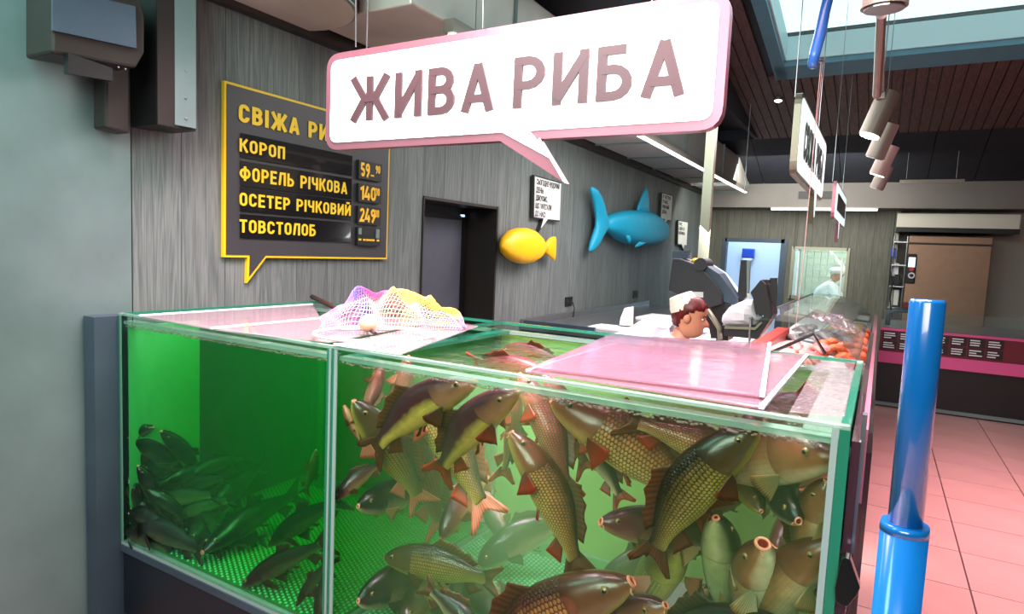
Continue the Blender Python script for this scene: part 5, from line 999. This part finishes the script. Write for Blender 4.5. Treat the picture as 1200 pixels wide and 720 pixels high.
carps = [
 # label, snout px, Y, tail px, Y, up(img x, img y, toward camera), kwargs
 ('purple-backed mirror carp with yellow belly, at the top left of the right tank', (554, 443), 1.66, (428, 535), 1.74, (-.55, .85), dict(body='mirror_carp', fins='fin_brown', kv=.07, hf=.9)),
 ('purple-backed mirror carp with orange-yellow belly, directly right of the other yellow-bellied one', (603, 455), 1.64, (508, 562), 1.72, (-.8, .6), dict(body='mirror_carp', fins='fin_red', kv=.06, hf=.85)),
 ('greenish scaled carp with raised nose beside the tank divider', (416, 470), 1.82, (500, 598), 1.84, (.85, .5), dict(body='carp_green', fins='fin_pink', kv=.02, hf=.9)),
 ('green scaled carp whose pink tail hangs below the two mirror carp', (482, 452), 1.86, (578, 615), 1.78, (.85, .5), dict(body='carp_green', fins='fin_red', tailf='fin_pink', kv=.03, hf=.85)),
 ('brownish-pink carp sinking between the two green scaled carp', (468, 490), 2.02, (520, 632), 2.02, (.85, .4), dict(body='carp_brown', fins='fin_pink', hf=.8)),
 ('small dark-headed carp facing the divider below the green scaled ones', (420, 592), 1.95, (505, 578), 2.1, (0, 1), dict(body='carp_dark', fins='fin_pale', hf=1.0)),
 ('carp with a purple forehead swimming down and left above the horizontal carp', (516, 630), 1.85, (580, 545), 2.12, (-.65, .7), dict(body='carp_purple', fins='fin_brown')),
 ('olive carp swimming level towards the divider, low in the right tank', (452, 652), 1.76, (590, 684), 1.84, (.08, 1), dict(body='carp_green', fins='fin_brown', hf=.95)),
 ('dark green carp near the studded mat, nose just right of the divider', (420, 703), 1.85, (520, 672), 2.2, (0, 1), dict(body='carp_dark', fins='fin_dark', hf=1.2)),
 ('hazy green carp rising at the bottom below the level olive carp', (470, 735), 1.98, (540, 660), 2.2, (-.6, .8), dict(body='carp_green', fins='fin_dark', hf=1.0)),
 ('diving dark carp whose reddish tail points up under the level olive carp', (575, 760), 1.72, (494, 683), 1.70, (.5, .8), dict(body='carp_dark', fins='fin_brown', hf=.9)),
 ('hazy dark green carp on the tank floor left of the huge bottom carp', (590, 735), 2.2, (548, 655), 2.35, (-1, .2), dict(body='carp_dark', fins='fin_dark')),
 ('slim red-tailed carp hanging tail down right of the orange-yellow belly', (607, 450), 1.88, (588, 568), 1.88, (1, 0), dict(body='carp_brown', fins='fin_red', hf=.55, kv=.02)),
 ('large wine-red carp hanging tail down at the water surface', (612, 438), 1.80, (670, 590), 1.74, (.9, .35), dict(body='carp_brown', fins='fin_red', hf=.85, kv=.05)),
 ('golden scaled carp standing upright with its mouth up in the middle of the tank', (602, 506), 1.68, (684, 684), 1.70, (.9, .35), dict(body='carp_gold', fins='fin_red', tailf='fin_brown', hf=.86, kv=.06, mouth=.6)),
 ('big pinkish-gold scaled carp facing left under the acrylic lid', (649, 468), 1.72, (850, 612), 1.84, (.4, .9), dict(body='carp_gold', fins='fin_red', hf=.95, kv=.03)),
 ('gold carp with bright red fins, tail lying across the big pinkish-gold carp', (905, 560), 1.84, (722, 486), 1.67, (.2, 1), dict(body='carp_gold', fins='fin_red', tailf='fin_brown', hf=.75, kv=.02)),
 ('large front carp with dark golden scales rising steeply to the right', (882, 497), 1.63, (754, 666), 1.64, (-.8, .6), dict(body='carp_green', fins='fin_brown', hf=.98, kv=.07, mouth=.3)),
 ('dark carp with a red tail hanging under the big pinkish-gold carp', (672, 488), 1.86, (734, 596), 1.84, (.9, .35), dict(body='carp_dark', fins='fin_red', hf=.8)),
 ('wine-red carp with red fins half hidden behind the upright golden carp', (640, 440), 1.92, (692, 560), 1.92, (.9, .35), dict(body='carp_brown', fins='fin_red', hf=.9)),
 ('grey-headed carp with turned-down mouth at the top right corner of the tank', (978, 532), 1.66, (800, 560), 1.96, (-.1, 1), dict(body='carp_pale', fins='fin_pale', hf=.98, kv=.04, mouth=.2)),
 ('small olive carp head pointing down right under the large front carp', (893, 598), 1.74, (830, 520), 2.02, (.6, .7), dict(body='carp_green', fins='fin_pale', hf=.85)),
 ('black-headed carp with pale lips facing the viewer at the right', (936, 609), 1.67, (880, 545), 2.05, (.1, 1, .2), dict(body='carp_dark', fins='fin_pale', hf=.95, mouth=.5)),
 ('pale-bellied carp standing upright against the right end glass', (967, 562), 1.69, (945, 700), 1.82, (-.8, .3, -.8), dict(body='carp_pale', fins='fin_pale', hf=.95, mouth=.3, wf=1.3)),
 ('reddish carp head behind the pale-bellied one at the right end glass', (978, 556), 1.86, (900, 590), 2.05, (0, 1), dict(body='carp_brown', fins='fin_pink', hf=.9)),
 ('big carp with open pink mouth and white belly in the lower right corner', (969, 634), 1.65, (868, 752), 1.80, (-.75, .6, -.3), dict(body='carp_pale', fins='fin_pale', hf=1.0, mouth=1, spread=.5, wf=1.25)),
 ('carp with a round wide-open pink mouth facing the viewer, belly forward', (892, 636), 1.66, (878, 765), 1.92, (-.5, .5, -.75), dict(body='carp_pale', fins='fin_pale', hf=.9, mouth=1.4, spread=1, wf=1.15)),
 ('carp with yellow cheeks and grey-green belly rising between open-mouthed ones', (840, 606), 1.72, (852, 745), 1.92, (.7, .5, -.7), dict(body='pond_fish', fins='fin_pale', hf=1.0, mouth=.2, spread=1, wf=1.2)),
 ('dark purple carp with open red mouth facing left behind the front carp tail', (705, 610), 1.70, (850, 640), 2.0, (.1, 1), dict(body='carp_purple', fins='fin_brown', hf=.95, mouth=.8)),
 ('small hazy carp with a round red mouth, belly to the viewer', (797, 640), 1.82, (735, 735), 2.1, (-.1, .5, -1), dict(body='carp_green', fins='fin_pink', hf=.9, mouth=1.3, spread=1, wf=1.2)),
 ('huge brown scaled carp rising from the bottom edge, nose to the right', (736, 678), 1.65, (540, 792), 1.68, (-.5, .85), dict(body='carp_gold', fins='fin_brown', hf=.92, kv=.05, mouth=.6)),
 ('red-backed yellow carp nosing right at the bottom edge', (778, 708), 1.70, (650, 770), 1.82, (-.3, .9), dict(body='mirror_carp', fins='fin_brown', hf=1.0, mouth=.4)),
 ('dark-backed carp lying along the bottom right edge', (935, 742), 1.65, (740, 752), 1.74, (0, 1), dict(body='carp_dark', fins='fin_dark', hf=.95)),
 ('hazy grey-green carp behind the dark purple one', (700, 690), 2.15, (810, 640), 2.3, (0, 1), dict(body='pond_fish', fins='fin_dark', hf=1.2)),
 ('hazy dark red carp behind the divider edge at mid height', (392, 585), 1.92, (450, 540), 2.15, (-.3, 1), dict(body='carp_purple', fins='fin_brown')),
 ('hazy carp with a small orange mouth at the divider, just under the surface', (403, 476), 2.0, (428, 530), 2.2, (-.6, .3, -.8), dict(body='carp_brown', fins='fin_brown', mouth=1.2)),
 ('hazy brown carp hanging straight down near the divider at the surface', (448, 425), 2.05, (420, 500), 2.1, (1, .2), dict(body='carp_brown', fins='fin_brown', hf=.8)),
 ('pinkish hazy carp hanging behind the first mirror carp', (480, 418), 1.98, (446, 520), 2.1, (1, .2), dict(body='carp_brown', fins='fin_pink', hf=.9)),
 ('murky wide green carp crossing the middle of the right tank', (560, 660), 2.35, (680, 600), 2.45, (0, 1), dict(body='carp_dark', fins='fin_dark', hf=1.1)),
 ('murky green carp deep behind the pink hanging tail', (600, 640), 2.3, (560, 560), 2.4, (-1, .2), dict(body='carp_dark', fins='fin_dark', hf=1.0)),
 ('reddish-brown carp filling the gap behind the front carp belly', (800, 600), 2.05, (905, 565), 2.2, (0, 1), dict(body='carp_brown', fins='fin_brown', hf=1.3)),
 ('brown carp behind the open-mouthed corner fish', (905, 660), 1.98, (985, 590), 2.2, (-.3, 1), dict(body='carp_brown', fins='fin_brown', hf=1.2)),
 ('olive carp low behind the round pink mouth', (800, 700), 1.95, (910, 720), 2.1, (0, 1), dict(body='carp_green', fins='fin_brown', hf=1.2)),
 ('wine-red carp back just under the surface behind the grey head', (870, 500), 1.95, (1000, 520), 2.15, (0, 1), dict(body='carp_purple', fins='fin_red', hf=1.2)),
 ('hazy golden carp behind the large front carp head', (770, 520), 2.1, (890, 560), 2.25, (0, 1), dict(body='carp_gold', fins='fin_brown', hf=1.1)),
]
for c in carps:
    o_ = make_fish(*c[:6], **c[6])
for lb, p0, p1, bd in (('orange-backed carp just under the open water surface', (590, 408), (668, 425), 'carp_brown'), ('reddish carp back at the open water surface, nearer the front glass', (640, 436), (548, 424), 'carp_brown'), ('olive carp back at the far side of the open water', (568, 393), (625, 400), 'carp_green')):
    fish_body(lb, p0, cutZ(p0, 1.30).y, p1, cutZ(p1, 1.285).y, (0, 1, .6), body=bd, fins='fin_red', hf=.75)
darks = [
 ('nearest long dark fish lying nose left above the mat, left of centre', (237, 646), 1.92, (326, 592), 2.15, (-.3, 1), dict(hf=1.05)),
 ('dark brown fish nosing left beside the tank divider', (315, 638), 1.74, (408, 580), 1.80, (-.3, 1), dict(hf=.95)),
 ('large dark fish resting on the mat in front of the others', (284, 686), 1.66, (392, 632), 1.72, (-.3, 1), dict(hf=.95)),
 ('dark fish with blunt nose low against the divider', (347, 710), 1.62, (392, 650), 1.68, (-.6, .8), dict(hf=.9)),
 ('dark fish standing nose down in the bottom corner at the divider', (372, 745), 1.60, (386, 650), 1.64, (-1, .2), dict(hf=.8)),
 ('small reddish fish hanging tail down near the divider', (371, 528), 1.9, (356, 582), 1.9, (1, .1), dict(hf=1.0, body='carp_brown', fins='fin_red')),
 ('topmost dark fish of the crowd in the left corner', (150, 512), 1.75, (205, 548), 1.95, (.3, 1), {}),
 ('olive fish with lit nose at the top of the corner crowd', (146, 538), 1.64, (196, 560), 1.80, (.1, 1), {}),
 ('steep dark fish standing against the left end glass', (146, 552), 1.64, (165, 600), 1.72, (.9, .3), {}),
 ('steep olive fish second from the left end glass', (163, 546), 1.66, (186, 596), 1.74, (.9, .3), {}),
 ('pale green fish facing left in the middle of the crowd', (179, 588), 1.70, (238, 582), 1.80, (0, 1), dict(body='pond_fish', hf=1.3)),
 ('fish with a bright white chin right of the pale green one', (203, 606), 1.70, (258, 590), 1.85, (0, 1), dict(body='pond_fish')),
 ('dark fish nose left under the steep pair', (150, 602), 1.62, (200, 628), 1.72, (.2, 1), {}),
 ('dark fish with pale jaw near the floor of the crowd', (163, 610), 1.60, (222, 640), 1.68, (.3, 1), {}),
 ('dark fish just above the mat, right part of the crowd', (187, 645), 1.66, (240, 618), 1.80, (-.2, 1), dict(body='pond_fish')),
 ('silhouetted fish leaving over the bright green corner', (190, 505), 1.85, (225, 545), 1.95, (.9, .5), {}),
 ('silhouetted fish at the left end above the crowd', (180, 500), 1.85, (140, 518), 1.8, (0, 1), {}),
 ('hazy fish behind the pale green one', (215, 560), 1.95, (275, 540), 2.1, (0, 1), {}),
 ('hazy fish right of the crowd at mid depth', (240, 606), 2.0, (296, 556), 2.2, (-.3, 1), {}),
 ('dim fish at the back of the crowd beneath the bright patch', (190, 565), 1.85, (245, 552), 2.0, (0, 1), dict(hf=1.3)),
 ('dim fish nosing the mat between crowd and large dark fish', (218, 640), 1.85, (262, 598), 2.0, (-.4, 1), dict(body='pond_fish')),
 ('dim fish deep in the back of the left tank', (262, 572), 2.2, (322, 548), 2.35, (0, 1), {}),
 ('dim fish low in the very corner of the left tank', (146, 618), 1.60, (190, 640), 1.66, (.3, 1), dict(hf=1.3)),
 ('dark fish crossing behind the steep pair', (170, 572), 1.80, (215, 606), 1.90, (.3, 1), dict(hf=1.3)),
]
for c in darks:
    k = dict(body='grass_carp', fins='fin_dark', prof='slim', name='grass_carp', kv=.03, hf=1.25); k.update(c[6])
    if c[1][0] < 262: k['wf'] = 1.2; c = c[:3]+((c[1][0]+(c[3][0]-c[1][0])*1.35, c[1][1]+(c[3][1]-c[1][1])*1.35),)+c[4:]
    make_fish(*c[:6], **k)
rg = random.Random(5)
hp = []
for i in range(16):
    x_ = 142+rg.random()*105; y_ = 548+rg.random()*60+(x_-142)*.30; a = rg.uniform(-.3, .9); L_ = rg.uniform(48, 70)
    hp.append((x_, y_, 1.7+rg.random()*.25, x_+L_*math.cos(a), y_+L_*math.sin(a)*.8, 1.8+rg.random()*.3))
for i, (x_, y_, ya, xt, yt, yb) in enumerate(sorted(hp)):
    make_fish('dim dark fish in the corner heap, nose '+ORD[i]+' from the left end glass', (x_, y_), ya, (xt, yt), yb, (.2, 1), body='grass_carp', fins='fin_dark', prof='slim', name='grass_carp', hf=1.3, wf=1.2, group='dim fish heaped in the left corner')
for _o in list(COL.objects):
    if _o.name.split('.')[0] in ('carp', 'grass_carp'):
        mw = _o.location; zz = [mw.z+v.co.z for v in _o.data.vertices]; xx = [mw.x+v.co.x for v in _o.data.vertices]; yy = [mw.y+v.co.y for v in _o.data.vertices]
        if max(zz) > 1.345 or min(zz) < .37 or min(yy) < 1.575 or max(yy) > 2.65 or max(xx) > -.05 or min(xx) < -2.86 or (min(xx) < TXM < max(xx)): print('FISH', _o['label'][:50], round(min(xx), 2), round(max(xx), 2), round(min(yy), 2), round(max(yy), 2), round(min(zz), 2), round(max(zz), 2))
